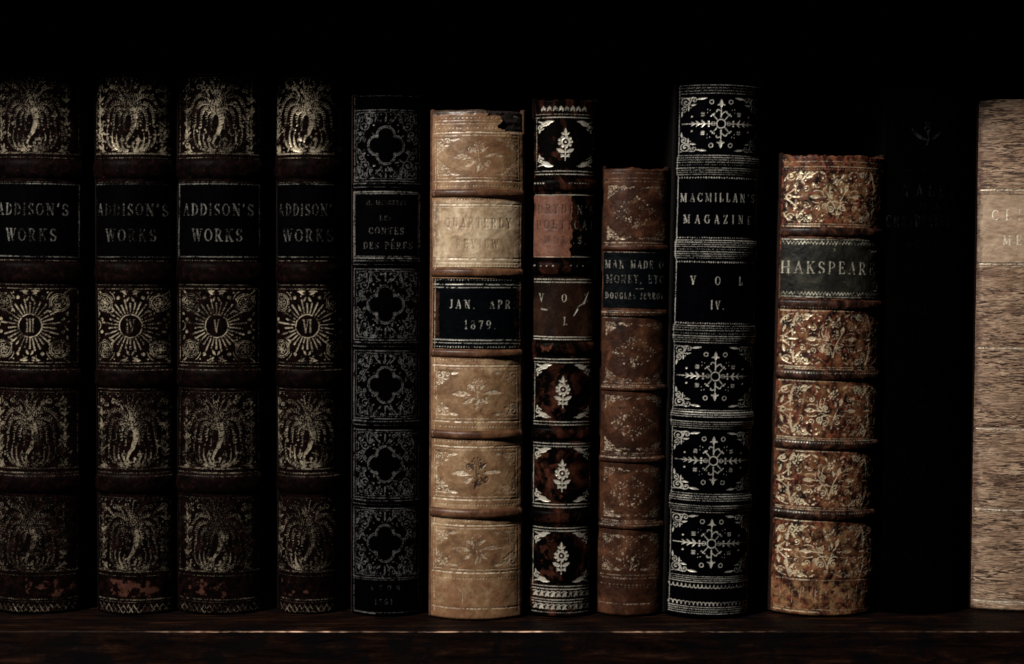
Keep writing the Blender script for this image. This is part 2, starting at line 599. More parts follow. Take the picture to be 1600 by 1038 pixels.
def snowflake_panel(c, y0, y1, v=1.0):
    cy = (y0 + y1) / 2 - 1
    a = c.a
    for sx in (-1, 1):
        for sy in (-1, 1):
            q = Pen(c, -sx * (a - 5), (y0 + 2) if sy > 0 else (y1 - 2), sx, sy)
            corner_scroll(q, v * (1 if sx > 0 else .6), c, 1.0)  # right corners dimmed, shade side put into the gilt mask
    c.v = v
    p = Pen(c, 0, cy, 1, 1)
    p.ring((0, 0), 6.8, .95, 24)
    for sx in (-1, 1):
        q = Pen(c, 0, cy, sx, 1)
        c.v = v * (1 if sx < 0 else .7)  # right arm dimmed the same way, as painted falloff
        q.line((26, 0), (58, 0), 1.4, .5)
        q.line((9, 0), (30, 0), .7)
        q.ring((12, 0), 3, .5, 10)
        q.dot((19, -3.5), 2.1)
        q.dot((19, 3.5), 2.1)
        q.dot((19, 0), 1.8)
        for xx in (24, 32, 39):
            s = 1 - (xx - 24) / 40
            q.leaf((xx, 0), (xx + 6, -6 * s), 1.4 * s, .12)
            q.leaf((xx, 0), (xx + 6, 6 * s), 1.4 * s, -.12)
        for sy in (-1, 1):
            q = Pen(c, 0, cy, sx, sy)
            q.line((5.5, 5.5), (11, 12), .8)
            q.dot((13, 14), 2.3)
            q.dot((10.5, 15.5), 1.4)
            q.dot((15.5, 12), 1.4)
            for d in ((17, 21), (21, 17), (21, 22)):
                q.dot(d, .8)
            q.square((28, 14.5), 2.4)
            q.dot((44, 11.5), 1.9)
            q.ring((15, 34), 3.1, .7, 12)
    c.v = v
    for sy in (-1, 1):
        q = Pen(c, 0, cy, 1, sy)
        q.line((0, 10), (0, 24), 1.3, .8)
        q.curve((0, 14), (8, 22), (9, 17), .8, 1.1)
        q.curve((0, 20), (-7, 24), (-7, 19), .8, 1.1)
        q.leaf((0, 25), (0, 38), 3.2)
        q.leaf((0, 31), (-6, 29), 1.2)
        q.leaf((0, 31), (6, 29), 1.2)
    c.v = 1


def multi_rules(c, y0, y1, n, v=.6):
    for i in range(n):
        y = y0 + (y1 - y0) * i / max(1, n - 1)
        c.rule(y, r=.56, v=v * c.rng.uniform(.7, 1.15), wob=.1)


def small_flower_panel(c, y0, y1, v=1.0):
    """black compartments: leaf corners and one flower with stem"""
    a = c.a
    cy = (y0 + y1) / 2 + 1
    c.vrule(-a + 4, y0, y1, .55, v * .6)
    c.vrule(a - 4, y0, y1, .5, v * .25)
    for sx in (-1, 1):
        for sy in (-1, 1):
            q = Pen(c, -sx * (a - 6), y0 + 3 if sy > 0 else y1 - 3, sx, sy)
            c.v = v * (1 if sx > 0 else .65)  # right corners weaker: painted shade on the side away from the light
            q.leaf((5, 6), (24, 1), 2.2, -.12)
            q.leaf((8, 7), (19, 3), 1.8, .1)
            q.curve((1, 1), (9, 5), (16, 1), .8, 1.2)
            q.spiral((4, 10), 4.2, .5, 1.1, 1, .7, 1.0)
            q.spiral((8, 5), 3, 2.2, 1.0, -1, .6, .8)
            q.leaf((3, 14), (2, 19), .9)
    c.v = v
    p = Pen(c, 0, cy - 4, 1, 1)
    for i in range(9):
        an = 2 * math.pi * i / 9
        p.dot((9.6 * math.cos(an), 8.0 * math.sin(an)), 2.1)
    p.ring((0, 0), 6.2, 1.5, 14)
    c.target = 'erase'
    p.ring((0, 0), 4.0, .8, 14)
    c.target = 'M'
    p.dot((0, 0), 1.7)
    p.leaf((0, -9), (0, -21), 1.9)
    p.leaf((-1, -11), (-6, -14), 1.1)
    p.leaf((1, -11), (6, -14), 1.1)
    p.line((0, 9), (0, 29), .8, .6)
    for sx in (-1, 1):
        q = Pen(c, 0, cy - 4, sx, 1)
        q.leaf((1, 16), (13, 11), 2.6, .1)
        q.leaf((1, 23), (7, 19), 1.4, .1)
        q.dot((6, 23), 1.2)
    c.v = 1


def floral_spray_panel(c, y0, y1, v=1.0, dark=False, wear=.0):
    a = c.a
    cy = (y0 + y1) / 2
    rg = c.rng
    for sx in (-1, 1):
        for sy in (-1, 1):
            q = Pen(c, -sx * (a - 6), y0 + 2 if sy > 0 else y1 - 2, sx, sy)
            corner_scroll(q, v * rg.uniform(.65, 1) * (1 if sx > 0 else .6), c, .95)  # right scrolls dimmed to paint the light falloff
            for _ in range(5):
                c.v = v * rg.uniform(.2, .6)
                x, y = rg.uniform(2, 26), rg.uniform(2, 14)
                q.leaf((x, y), (x + rg.uniform(-4, 4), y + rg.uniform(-4, 4)), .7)
    if dark:
        c.target = 'st'
    c.v = v * (1 - wear)
    p = Pen(c, 2, cy, 1.05, 1.05)
    for i in range(8):
        an = 2 * math.pi * i / 8 + .2
        c.v = v * rg.uniform(.5, 1) * (1 - wear)
        p.dot((0 + 6.6 * math.cos(an), -16 + 6.6 * math.sin(an)), 1.7)
        p.dot((2 + 4.6 * math.cos(an), 15 + 4.6 * math.sin(an)), 1.3)
    p.ring((0, -16), 3.4, .6, 12)
    p.dot((0, -16), 1.2)
    p.ring((2, 15), 2.5, .6, 10)
    p.curve((2, 10), (-2, 0), (0, -9), 1.0, .7)
    p.curve((2, 10), (-8, 4), (-18, 6), .9, .5)
    c.v = v * (1 - wear)
    if dark:
        c.target = 'M'
        c.v = v * .7
    p.leaf((-10, 2), (-38, 1), 3.8, .12)
    p.leaf((-6, 6), (-22, 14), 2.6, -.15)
    p.leaf((8, 0), (38, -1), 3.0, -.12)
    if dark:
        c.target = 'st'
        c.v = v
    p.leaf((-4, -4), (-14, -14), 2.3, .2)
    p.leaf((4, 8), (-2, 24), 1.6, .2)
    p.leaf((6, 6), (16, 14), 2.2, .2)
    p.leaf((4, -6), (14, -14), 2.0, -.2)
    p.spiral((-12, -10), 4, 1, 1.1, 1)
    p.spiral((14, 8), 4, 3, 1.1, -1)
    for _ in range(10):
        p.dot((rg.uniform(-14, 16), rg.uniform(-16, 18)), rg.uniform(.7, 1.6))
    c.target = 'M'
    c.v = 1


def lozenge_panel(c, y0, y1, v=.7):
    a = c.a
    cy = (y0 + y1) / 2
    rg = c.rng
    for sx in (-1, 1):
        for sy in (-1, 1):
            q = Pen(c, -sx * (a - 5), y0 + 2 if sy > 0 else y1 - 2, sx, sy)
            corner_scroll(q, v * rg.uniform(.5, 1) * (1.1 if sx > 0 else .5), c, .72)  # left corners brighter, right dimmer: side light drawn into the mask
            for i in range(6):
                c.v = v * rg.uniform(.2, .8)
                q.leaf((20 + i * 3.5, 3 + rg.uniform(-1, 3)), (23 + i * 3.5, 3 + rg.uniform(-1, 4)), .9)
    for _ in range(95):
        t = rg.uniform(0, 2 * math.pi)
        e = rg.random() ** .5
        x = 33 * e * math.copysign(abs(math.cos(t)) ** 1.5, math.cos(t))
        y = 25 * e * math.copysign(abs(math.sin(t)) ** 1.5, math.sin(t))
        if abs(x) + abs(y) < 9:
            continue
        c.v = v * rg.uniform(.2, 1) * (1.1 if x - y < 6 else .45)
        s = rg.uniform(1.5, 4)
        an = rg.uniform(0, 6.28)
        Pen(c, -1, cy, 1, 1).leaf((x, y), (x + s * math.cos(an), y + s * math.sin(an)), rg.uniform(.5, 1.1))
    p = Pen(c, 0, cy, 1, 1)
    c.v = v
    for t in np.linspace(0, 1, 9):
        for sx, sy, g in ((-1, -1, 1), (1, -1, .8), (-1, 1, .6), (1, 1, .5)):
            c.v = v * g * rg.uniform(.4, 1)
            p.dot((sx * 33 * (1 - t), sy * 25 * t), rg.uniform(.7, 1.5))
    c.v = 1


def rich_panel(c, y0, y1, v=1.0):
    a = c.a
    cy = (y0 + y1) / 2
    k = (y1 - y0) / 84.0
    rg = c.rng
    for sx in (-1, 1):
        g = 1.0 if sx < 0 else .55  # right side dimmer: shading from the left light painted into the gilt
        for sy in (-1, 1):
            q = Pen(c, 0, cy, sx, sy * k)
            c.v = v * g
            # bracket curves
            q.curve((60, 6), (62, 26), (54, 40), 1.1, 2.0)
            q.curve((76, 3), (70, 4), (61, 14), .6, 1.0)
            q.spiral((54, 33), 5.5, 4.2, 1.15, -1, .8, 1.4, (47, 40))
            q.spiral((41, 34), 5.2, 5.5, 1.1, 1, .9, 1.5, (30, 40))
            q.spiral((68, 33), 6, 3.6, 1.2, 1, .7, 1.2)
            q.curve((60, 40), (74, 38), (76, 26), .7, .9)
            q.spiral((61, 19), 3.2, 1, 1.0, 1, .7, 1.1)
            q.leaf((70, 22), (73, 10), 1.8)
            q.leaf((34, 38), (44, 40), 1.6)
            q.dot((57, 10), 1.7)
            q.dot((58, 24), 1.5)
            q.dot((36, 20), 2.3)
            q.dot((22, 30), 1.7)
            q.dot((47, 26), 1.3)
            q.dot((29, 33), 1.2)
            q.spiral((30, 18), 4.2, 2.0, 1.1, 1, .6, .9)
            q.spiral((46, 14), 4.4, 5.0, 1.1, -1, .6, .9)
            q.curve((22, 8), (30, 12), (36, 8), .8, .5)
            q.leaf((48, 20), (56, 30), 1.6)
            q.leaf((18, 36), (26, 40), 1.4)
            q.ring((70, 33), 2.4, .8, 10)
        q = Pen(c, 0, cy, sx, k)
        c.v = v * g
        q.ring((70, 0), 3.3, 1.1, 12)
        q.leaf((66, 0), (52, 0), 1.5)
        q.leaf((40, 0), (24, 0), 3.2)
        q.dot((33, 0), 2.2)
        q.line((24, 0), (16, 1), .8)
    # bouquet
    c.v = v * .9
    p = Pen(c, -1, cy, .95, .95 * k)
    p.curve((2, 30), (4, 10), (18, -12), 1.3, .7)
    p.curve((2, 30), (-2, 8), (-14, 4), 1.2, .7)
    for i, (ax, ay) in enumerate(((-22, -14), (-17, -20), (-10, -22))):
        p.curve((-6, 2), (ax - 4, ay + 16), (ax + 2, ay), 1.2, .5)
    p.spiral((-8, -4), 5, 2, 1.2, 1, .9, 1.2)
    p.spiral((-8, 22), 5, 4, 1.2, 1, .8, 1.3)
    p.spiral((12, 19), 5.5, 5, 1.2, -1, .9, 1.2)
    p.curve((-15, 14), (-12, 4), (4, 10), 1.3, .8)
    p.curve((6, 14), (12, 4), (20, 10), 1.2, .7)
    p.ring((-17, 16), 4.4, .8, 12)
    p.leaf((-17, 12), (-15, 24), 2.2)
    p.leaf((16, -8), (19, -22), 3.0)
    p.leaf((9, -6), (6, -16), 1.8, .2)
    for i in range(6):
        an = i * 1.047
        p.dot((3 + 4.6 * math.cos(an), -25 + 4.6 * math.sin(an)), 1.9)
    p.dot((3, -25), 1.4)
    p.leaf((8, -30), (12, -38), 1.7)
    p.leaf((-2, -31), (-6, -38), 1.4)
    for _ in range(26):
        c.v = v * rg.uniform(.3, .9)
        x, y = rg.uniform(-22, 24), rg.uniform(-34, 34)
        p.leaf((x, y), (x + rg.uniform(-4, 4), y + rg.uniform(-4, 4)), 1.0)
    for _ in range(110):
        c.v = v * rg.uniform(.2, .7)
        x, y = rg.uniform(-a + 4, a - 4), rg.uniform(y0 - cy + 3, y1 - cy - 3)
        Pen(c, 0, cy, 1, 1).leaf((x, y), (x + rg.uniform(-4, 4), y + rg.uniform(-4, 4)), .9)
    c.v = 1


def thistle(c, y, v=.4):
    p = Pen(c, 0, y, 1, 1)
    c.v = v
    p.curve((0, 18), (3, 6), (0, -2), 1.2, .7)
    p.ring((0, -6), 4, .7, 10)
    for sx in (-1, 1):
        q = Pen(c, 0, y, sx, 1)
        q.frond((1, 10), (14, 12), (23, -5), 4, 8, -1, .9)
        q.leaf((0, -10), (4, -17), 1.0)
    c.v = 1


# ------------------------------------------------------------------ materials
def nd(nt, t, **kw):
    n = nt.nodes.new(t)
    for k, v in kw.items():
        setattr(n, k, v)
    return n


def ramp(nt, fac, stops):
    r = nd(nt, 'ShaderNodeValToRGB')
    els = r.color_ramp.elements
    while len(els) < len(stops):
        els.new(.5)
    for e, (p, c) in zip(els, stops):
        e.position = p
        e.color = (c[0], c[1], c[2], 1) if not isinstance(c, (int, float)) else (c, c, c, 1)
    nt.links.new(fac, r.inputs[0])
    return r.outputs[0]


def noise(nt, vec, scale, detail=4, rough=.55, dist=0.0):
    n = nd(nt, 'ShaderNodeTexNoise')
    n.inputs['Scale'].default_value = scale
    n.inputs['Detail'].default_value = detail
    n.inputs['Roughness'].default_value = rough
    n.inputs['Distortion'].default_value = dist
    nt.links.new(vec, n.inputs['Vector'])
    return n.outputs['Fac']


def mixc(nt, fac, a, b, mode='MIX'):
    m = nd(nt, 'ShaderNodeMix', data_type='RGBA', blend_type=mode)
    for sock, val in ((m.inputs[0], fac), (m.inputs[6], a), (m.inputs[7], b)):
        if isinstance(val, (int, float)):
            sock.default_value = val
        elif isinstance(val, (tuple, list)):
            sock.default_value = (val[0], val[1], val[2], 1)
        else:
            nt.links.new(val, sock)
    return m.outputs[2]


def mth(nt, op, a, b=None, clamp=False):
    m = nd(nt, 'ShaderNodeMath', operation=op, use_clamp=clamp)
    for i, val in enumerate((a, b)):
        if val is None:
            continue
        if isinstance(val, (int, float)):
            m.inputs[i].default_value = val
        else:
            nt.links.new(val, m.inputs[i])
    return m.outputs[0]


def leather(name, stops, scale=250, stretch=(1, 1, 1), rough=.5, gold=(.62, .55, .42), wear=(.38, .62),
            scuff=None, scuff_lvl=(.6, .7), spots=None, spots_lvl=(.62, .68), grain=.25, stain=(.006, .005, .005),
            gmetal=.55, grough=.38, spec=.35, dist=.6, gscale=900, grain_d=.00012, seed=0.0, grain_stretch=(1, 1, 1),
            gloss_var=.12, crease=None, crease_scale=500,
            tint=(.05, .02, .012)):
    m = bpy.data.materials.new(name)
    m.use_nodes = True
    nt = m.node_tree
    bs = nt.nodes['Principled BSDF']
    tc = nd(nt, 'ShaderNodeTexCoord')
    mp = nd(nt, 'ShaderNodeMapping')
    mp.inputs['Scale'].default_value = stretch
    mp.inputs['Location'].default_value = (seed * .37, seed * .11, seed * .53)
    nt.links.new(tc.outputs['Object'], mp.inputs[0])
    vec = mp.outputs[0]
    mg = nd(nt, 'ShaderNodeMapping')
    mg.inputs['Scale'].default_value = grain_stretch
    mg.inputs['Location'].default_value = (seed * .2, 0, seed * .3)
    nt.links.new(tc.outputs['Object'], mg.inputs[0])
    gv = mg.outputs[0]
    base = ramp(nt, noise(nt, vec, scale, 6, .6, dist), stops)
    fine = noise(nt, gv, gscale, 5, .65, .3)
    base = mixc(nt, .55, base, ramp(nt, fine, ((.3, .25), (.7, 1.0))), 'MULTIPLY')
    cr = None
    if crease:                      # fine dark creases running across the spine
        mc = nd(nt, 'ShaderNodeMapping')
        mc.inputs['Scale'].default_value = crease
        nt.links.new(tc.outputs['Object'], mc.inputs[0])
        cr = noise(nt, mc.outputs[0], crease_scale, 4, .6, 1.1)
        cl = nd(nt, 'ShaderNodeMapping')                 # creases gather in loose cross bands
        cl.inputs['Scale'].default_value = (.25, .3, 1.0)
        nt.links.new(tc.outputs['Object'], cl.inputs[0])
        deep = ramp(nt, noise(nt, cl.outputs[0], 130, 4, .6), ((.34, .3), (.54, 1.0)))
        line = mth(nt, 'MULTIPLY', ramp(nt, cr, ((.45, 1.0), (.52, 0.0))), deep)
        base = mixc(nt, line, base, (.035, .018, .012))
    if spots:
        base = mixc(nt, ramp(nt, noise(nt, vec, scale * 2.3, 5, .7, 1.2), ((spots_lvl[0], 0.0), (spots_lvl[1], 1.0))), base, spots)
    if scuff:
        base = mixc(nt, ramp(nt, noise(nt, vec, scale * .8, 8, .75, .4), ((scuff_lvl[0], 0.0), (scuff_lvl[1], 1.0))), base, scuff)
    ta = nd(nt, 'ShaderNodeAttribute', attribute_name='tint')
    tn = ramp(nt, noise(nt, vec, scale * 1.6, 5, .7), ((.35, .55), (.65, 1.0)))
    base = mixc(nt, mth(nt, 'MULTIPLY', ta.outputs['Fac'], tn), base, mixc(nt, .5, tint, ramp(nt, fine, ((.3, tuple(v * .5 for v in tint)), (.7, tuple(v * 1.4 for v in tint))))))
    sa = nd(nt, 'ShaderNodeAttribute', attribute_name='stain')
    base = mixc(nt, sa.outputs['Fac'], base, stain)
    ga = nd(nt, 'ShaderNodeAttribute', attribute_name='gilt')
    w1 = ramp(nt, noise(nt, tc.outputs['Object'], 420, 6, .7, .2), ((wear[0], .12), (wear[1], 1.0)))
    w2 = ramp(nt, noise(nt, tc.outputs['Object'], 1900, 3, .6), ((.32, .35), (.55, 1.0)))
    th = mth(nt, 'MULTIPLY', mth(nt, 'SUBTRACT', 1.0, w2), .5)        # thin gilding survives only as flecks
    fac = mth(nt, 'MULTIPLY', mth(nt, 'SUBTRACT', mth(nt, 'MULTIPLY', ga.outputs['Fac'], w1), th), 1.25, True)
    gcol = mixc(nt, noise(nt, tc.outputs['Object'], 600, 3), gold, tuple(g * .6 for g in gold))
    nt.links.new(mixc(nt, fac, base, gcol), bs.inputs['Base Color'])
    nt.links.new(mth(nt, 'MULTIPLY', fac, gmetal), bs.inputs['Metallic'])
    rv = mth(nt, 'ADD', mth(nt, 'MULTIPLY', fine, gloss_var * 2), rough - gloss_var)
    mr = nd(nt, 'ShaderNodeMix', data_type='FLOAT')
    nt.links.new(fac, mr.inputs[0])
    nt.links.new(rv, mr.inputs[2])
    mr.inputs[3].default_value = grough
    nt.links.new(mr.outputs[0], bs.inputs['Roughness'])
    bs.inputs['Specular IOR Level'].default_value = spec
    # bump: pebble grain plus fine fibres
    vo = nd(nt, 'ShaderNodeTexVoronoi')
    vo.inputs['Scale'].default_value = gscale * .9
    nt.links.new(gv, vo.inputs['Vector'])
    hsum = mth(nt, 'ADD', mth(nt, 'MULTIPLY', vo.outputs['Distance'], .5), mth(nt, 'MULTIPLY', fine, 1.1))
    hsum = mth(nt, 'ADD', hsum, mth(nt, 'MULTIPLY', noise(nt, gv, gscale * .28, 4, .6), 1.2))
    bp = nd(nt, 'ShaderNodeBump')
    bp.inputs['Strength'].default_value = grain
    bp.inputs['Distance'].default_value = grain_d
    nt.links.new(hsum, bp.inputs['Height'])
    nt.links.new(bp.outputs[0], bs.inputs['Normal'])
    return m


def simple(name, colr, rough=.6, spec=.3, bump=None, stretch=(1, 1, 1), c2=None, scale=60, dist=1e-4):
    m = bpy.data.materials.new(name)
    m.use_nodes = True
    nt = m.node_tree
    bs = nt.nodes['Principled BSDF']
    tc = nd(nt, 'ShaderNodeTexCoord')
    mp = nd(nt, 'ShaderNodeMapping')
    mp.inputs['Scale'].default_value = stretch
    nt.links.new(tc.outputs['Object'], mp.inputs[0])
    n1 = noise(nt, mp.outputs[0], scale, 7, .62, .8)
    nt.links.new(ramp(nt, n1, ((.3, colr), (.75, c2 or tuple(v * 1.8 for v in colr)))), bs.inputs['Base Color'])
    bs.inputs['Roughness'].default_value = rough
    bs.inputs['Specular IOR Level'].default_value = spec
    if bump:
        bp = nd(nt, 'ShaderNodeBump')
        bp.inputs['Strength'].default_value = bump
        bp.inputs['Distance'].default_value = dist
        nt.links.new(noise(nt, mp.outputs[0], scale * 3, 6, .65), bp.inputs['Height'])
        nt.links.new(bp.outputs[0], bs.inputs['Normal'])
    return m


# ------------------------------------------------------------------ geometry helpers
def mesh_obj(name, V, Fq, mat, parent=None, smooth=True, attrs=None):
    me = bpy.data.meshes.new(name)
    V = np.asarray(V, dtype=np.float32)
    Fq = np.asarray(Fq, dtype=np.int32)
    k = Fq.shape[1]
    me.vertices.add(len(V))
    me.vertices.foreach_set('co', V.ravel())
    me.loops.add(len(Fq) * k)
    me.loops.foreach_set('vertex_index', Fq.ravel())
    me.polygons.add(len(Fq))
    me.polygons.foreach_set('loop_start', np.arange(0, len(Fq) * k, k, dtype=np.int32))
    me.polygons.foreach_set('loop_total', np.full(len(Fq), k, dtype=np.int32))
    me.polygons.foreach_set('use_smooth', np.full(len(Fq), smooth))
    for nm, arr in (attrs or {}).items():
        at = me.attributes.new(nm, 'FLOAT', 'POINT')
        at.data.foreach_set('value', np.asarray(arr, dtype=np.float32).ravel())
    me.update(calc_edges=True)
    me.validate()
    me.materials.append(mat)
    o = bpy.data.objects.new(name, me)
    col.objects.link(o)
    if parent:
        o.parent = parent
    return o


def box_geo(x0, x1, y0, y1, z0, z1, bev=0.0):
    """box with the vertical edges bevelled (local units)"""
    b = bev
    ring = [(x0 + b, y0), (x1 - b, y0), (x1, y0 + b), (x1, y1 - b), (x1 - b, y1), (x0 + b, y1), (x0, y1 - b), (x0, y0 + b)]
    return ring


def prism(name, ring, z0, z1, mat, parent, bevz=1.0, smooth=False):
    """closed prism from a ring of (x,y); top and bottom edges slightly bevelled"""
    n = len(ring)
    cx = sum(p[0] for p in ring) / n
    cy = sum(p[1] for p in ring) / n
    import bmesh
    bm = bmesh.new()
    levels = [(z0, bevz), (z0 + bevz, 0), (z1 - bevz, 0), (z1, bevz)]
    rows = []
    for z, ins in levels:
        row = []
        for (x, y) in ring:
            dx, dy = x - cx, y - cy
            sx = max(0, 1 - ins / max(abs(dx), 1e-3)) if abs(dx) > ins else 1
            sy = max(0, 1 - ins / max(abs(dy), 1e-3)) if abs(dy) > ins else 1
            row.append(bm.verts.new(((cx + dx * sx) * S, (cy + dy * sy) * S, z * S)))
        rows.append(row)
    for a, b in zip(rows, rows[1:]):
        for i in range(n):
            bm.faces.new((a[i], a[(i + 1) % n], b[(i + 1) % n], b[i]))
    bm.faces.new(list(reversed(rows[0])))
    bm.faces.new(rows[-1])
    me = bpy.data.meshes.new(name)
    bm.to_mesh(me)
    bm.free()
    me.materials.append(mat)
    for p in me.polygons:
        p.use_smooth = smooth
    o = bpy.data.objects.new(name, me)
    col.objects.link(o)
    if parent:
        o.parent = parent
    return o


def plane_z(y, Yp):
    """height where the sight line of photograph row y meets the vertical plane at depth Yp"""
    v = y - 519.0
    dy = F * math.cos(TH) - v * math.sin(TH)
    dz = -F * math.sin(TH) - v * math.cos(TH)
    return HC + dz * Yp / dy


def plane_x(x, y, Yp):
    v = y - 519.0
    dy = F * math.cos(TH) - v * math.sin(TH)
    return XC + (x - XC) * Yp / dy


class Book:
    def __init__(self, name, label, xt, xb, yt, yf, a, bulge, mat, board_mat, seed, group, extra=4.0, depth=500,
                 rag=0.0, headroom=0):
        self.a, self.b, self.yt, self.yf, self.seed = a, bulge, yt, yf, seed
        v = yf - 519.0
        self.Yp = HC * (F * math.cos(TH) - v * math.sin(TH)) / (F * math.sin(TH) + v * math.cos(TH))
        self.zt = plane_z(yt, self.Yp)
        Xb, Xt = plane_x(xb, yf, self.Yp), plane_x(xt, yt, self.Yp)
        zc = self.Yp * math.cos(TH) + (HC - self.zt / 2) * math.sin(TH)
        self.sx = zc / F
        lean = math.atan((Xt - Xb) / self.zt)
        e = bpy.data.objects.new(name, None)
        col.objects.link(e)
        e.empty_display_size = .02
        e.location = (Xb * S, self.Yp * S, abs(math.sin(lean)) * (a + extra) * S)
        e.rotation_euler = (0, lean, 0)
        e['label'] = label
        e['category'] = 'book'
        e['group'] = group
        self.root = e
        self.mat = mat
        self.c = Canvas(a, yt, yf, seed)
        self.rag = rag
        self.bands = []
        self.labels = []
        self.extra = extra
        self.board_mat = board_mat
        self.depth = depth
        self.relief = -.8
        self.band_mat = mat
        self.loss = 1.0
        self.patchy = .25

    def surf(self, x0, x1, y0, y1, off, relief=True, prof=None):
        """grid of points over canvas columns x0..x1 and rows y0..y1; off: outward offset"""
        c = self.c
        xs = np.arange(x0, x1 + 1)
        ys = np.arange(y0, y1 + 1)
        X = np.repeat((xs[None, :]).astype(float), len(ys), 0)
        ix = np.clip((xs + c.a).astype(int), 0, c.W - 1)
        iy = np.clip((ys - c.y0).astype(int), 0, c.H - 1)
        g = c.M[np.ix_(iy, ix)]
        s = c.st[np.ix_(iy, ix)]
        R = (self.a ** 2 + self.b ** 2) / (2 * self.b)
        xx = np.clip(X, -self.a, self.a)
        dep = self.b - (np.sqrt(np.maximum(R * R - xx * xx, 0)) - (R - self.b))
        nx, ny = xx / R, -np.sqrt(np.maximum(0, 1 - (xx / R) ** 2))
        h = np.full(X.shape, float(off))
        base = self.base_rel[np.ix_(iy, ix)]
        h = h + base + c.dh[np.ix_(iy, ix)]
        if relief:
            h = h + self.relief * g + self.relief * 1.1 * s
        if prof is not None:
            h = h + prof[:, None]
        # rolled ends of the spine
        endd = np.minimum(ys - self.yt, self.yf - ys).astype(float)
        roll = np.where(endd < 5, (5 - endd) ** 2 * .16, 0)
        h = h - roll[:, None]
        Z = np.array([plane_z(y, self.Yp) for y in ys])[:, None] + np.zeros(X.shape)
        if self.rag > 0:
            rn = vnoise(1, c.W, 1, 23, self.seed + 5)[0] * .7 + vnoise(1, c.W, 1, 6, self.seed + 6)[0] * .3
            fall = np.clip(1 - (ys - self.yt) / 9.0, 0, 1)[:, None]
            Z = Z - self.rag * rn[ix][None, :] * fall
        PX = (X + nx * h) * self.sx
        PY = (dep + ny * h)
        self._t = c.tint[np.ix_(iy, ix)]
        return PX, PY, Z, g, s

    def patch(self, name, x0, x1, y0, y1, off, mat, relief=True, prof=None, keep=None, skirt=4.0):
        PX, PY, PZ, g, s = self.surf(x0, x1, y0, y1, off, relief, prof)
        H, W = PX.shape
        V = np.stack([PX, PY, PZ], -1).reshape(-1, 3)
        idx = np.arange(H * W).reshape(H, W)
        q = np.stack([idx[1:, :-1], idx[1:, 1:], idx[:-1, 1:], idx[:-1, :-1]], -1).reshape(-1, 4)
        if keep is not None:
            kk = keep[:-1, :-1].reshape(-1)
            q = q[kk]
        # skirt down into the book so that nothing is paper thin
        loops = []
        if keep is None:
            loops = [(idx[0, :], False), (idx[-1, :], True), (idx[:, 0], True), (idx[:, -1], False)]
        G, ST, TI = g.reshape(-1), s.reshape(-1), self._t.reshape(-1)
        extraV, extraF, eg = [], [], []
        nbase = len(V)
        for line, flip in loops:
            top = V[line].copy()
            bot = top.copy()
            bot[:, 1] += skirt
            n = len(line)
            st = nbase + sum(len(a) for a in extraV)
            extraV.append(np.vstack([top, bot]))
            eg.append(np.zeros(2 * n))
            i = np.arange(n - 1)
            if flip:
                f = np.stack([st + i + 1, st + i, st + n + i, st + n + i + 1], -1)
            else:
                f = np.stack([st + i, st + i + 1, st + n + i + 1, st + n + i], -1)
            extraF.append(f)
        if extraV:
            V = np.vstack([V] + extraV)
            q = np.vstack([q] + extraF)
            G = np.concatenate([G] + eg)
            ST = np.concatenate([ST] + eg)
            TI = np.concatenate([TI] + eg)
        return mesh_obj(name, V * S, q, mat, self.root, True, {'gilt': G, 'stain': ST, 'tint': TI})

    def build(self, page_mat, rough_amp=.7):
        c = self.c
        self.base_rel = (vnoise(c.H, c.W, 60, 40, self.seed) - .5) * rough_amp * 2 + \
                        (vnoise(c.H, c.W, 9, 9, self.seed + 1) - .5) * rough_amp * .5 + \
                        (vnoise(c.H, c.W, 3, 3, self.seed + 2) - .5) * rough_amp * .22
        # small losses in the gilding
        loss = vnoise(c.H, c.W, 5, 5, self.seed + 3) * .6 + vnoise(c.H, c.W, 2, 2, self.seed + 4) * .4
        c.M *= 1 - self.loss * (1 - np.clip((loss - .22) / .2, .15, 1))
        big = vnoise(c.H, c.W, 45, 28, self.seed + 8) * .6 + vnoise(c.H, c.W, 16, 12, self.seed + 9) * .4
        c.M *= 1 - self.patchy * np.clip((.62 - big) / .3, 0, 1)
        a = self.a
        self.patch('spine', -a, a, self.yt, self.yf, 0, self.mat)
        for (y0, y1, hgt) in self.bands:
            ys = np.arange(y0, y1 + 1)
            t = (ys - y0) / (y1 - y0)
            prof = hgt * (1 - np.abs(2 * t - 1) ** 3.0) ** .8 - .35
            self.patch('raised_band', -a + 1, a - 1, y0, y1, 0, self.band_mat, True, prof, None, 3.0)
        for lb in self.labels:
            nm, y0, y1, mat = lb[:4]
            xl = lb[4] if len(lb) > 4 else -a + 2
            xr = lb[5] if len(lb) > 5 else a - 2
            keep = lb[6] if len(lb) > 6 else None
            self.patch(nm, xl, xr, y0, y1, .8, mat, True, None, keep, 1.0)
        # boards and pages
        ex = self.extra
        b = self.b
        for sgn in (-1, 1):
            xo = sgn * (a + ex) * self.sx
            xi = sgn * (a + ex - 8) * self.sx
            ring = box_geo(min(xo, xi), max(xo, xi), b + 5, b + self.depth, 0, 0, 2.5)
            prism('cover', ring, 0, self.zt + 1, self.board_mat, self.root, 1.5)
        R = (a ** 2 + b ** 2) / (2 * b)
        ring = []
        for t in np.linspace(-1, 1, 15):
            x = t * (a - 5)
            ring.append((x * self.sx, 6 + b - (math.sqrt(R * R - x * x) - (R - b))))
        w = (a + ex - 9) * self.sx
        w = max(w, (a - 5) * self.sx)
        ring += [((a + ex - 9) * self.sx, b + 14), ((a + ex - 9) * self.sx, b + self.depth - 14),
                 (0, b + self.depth - 24), (-(a + ex - 9) * self.sx, b + self.depth - 14), (-(a + ex - 9) * self.sx, b + 14)]
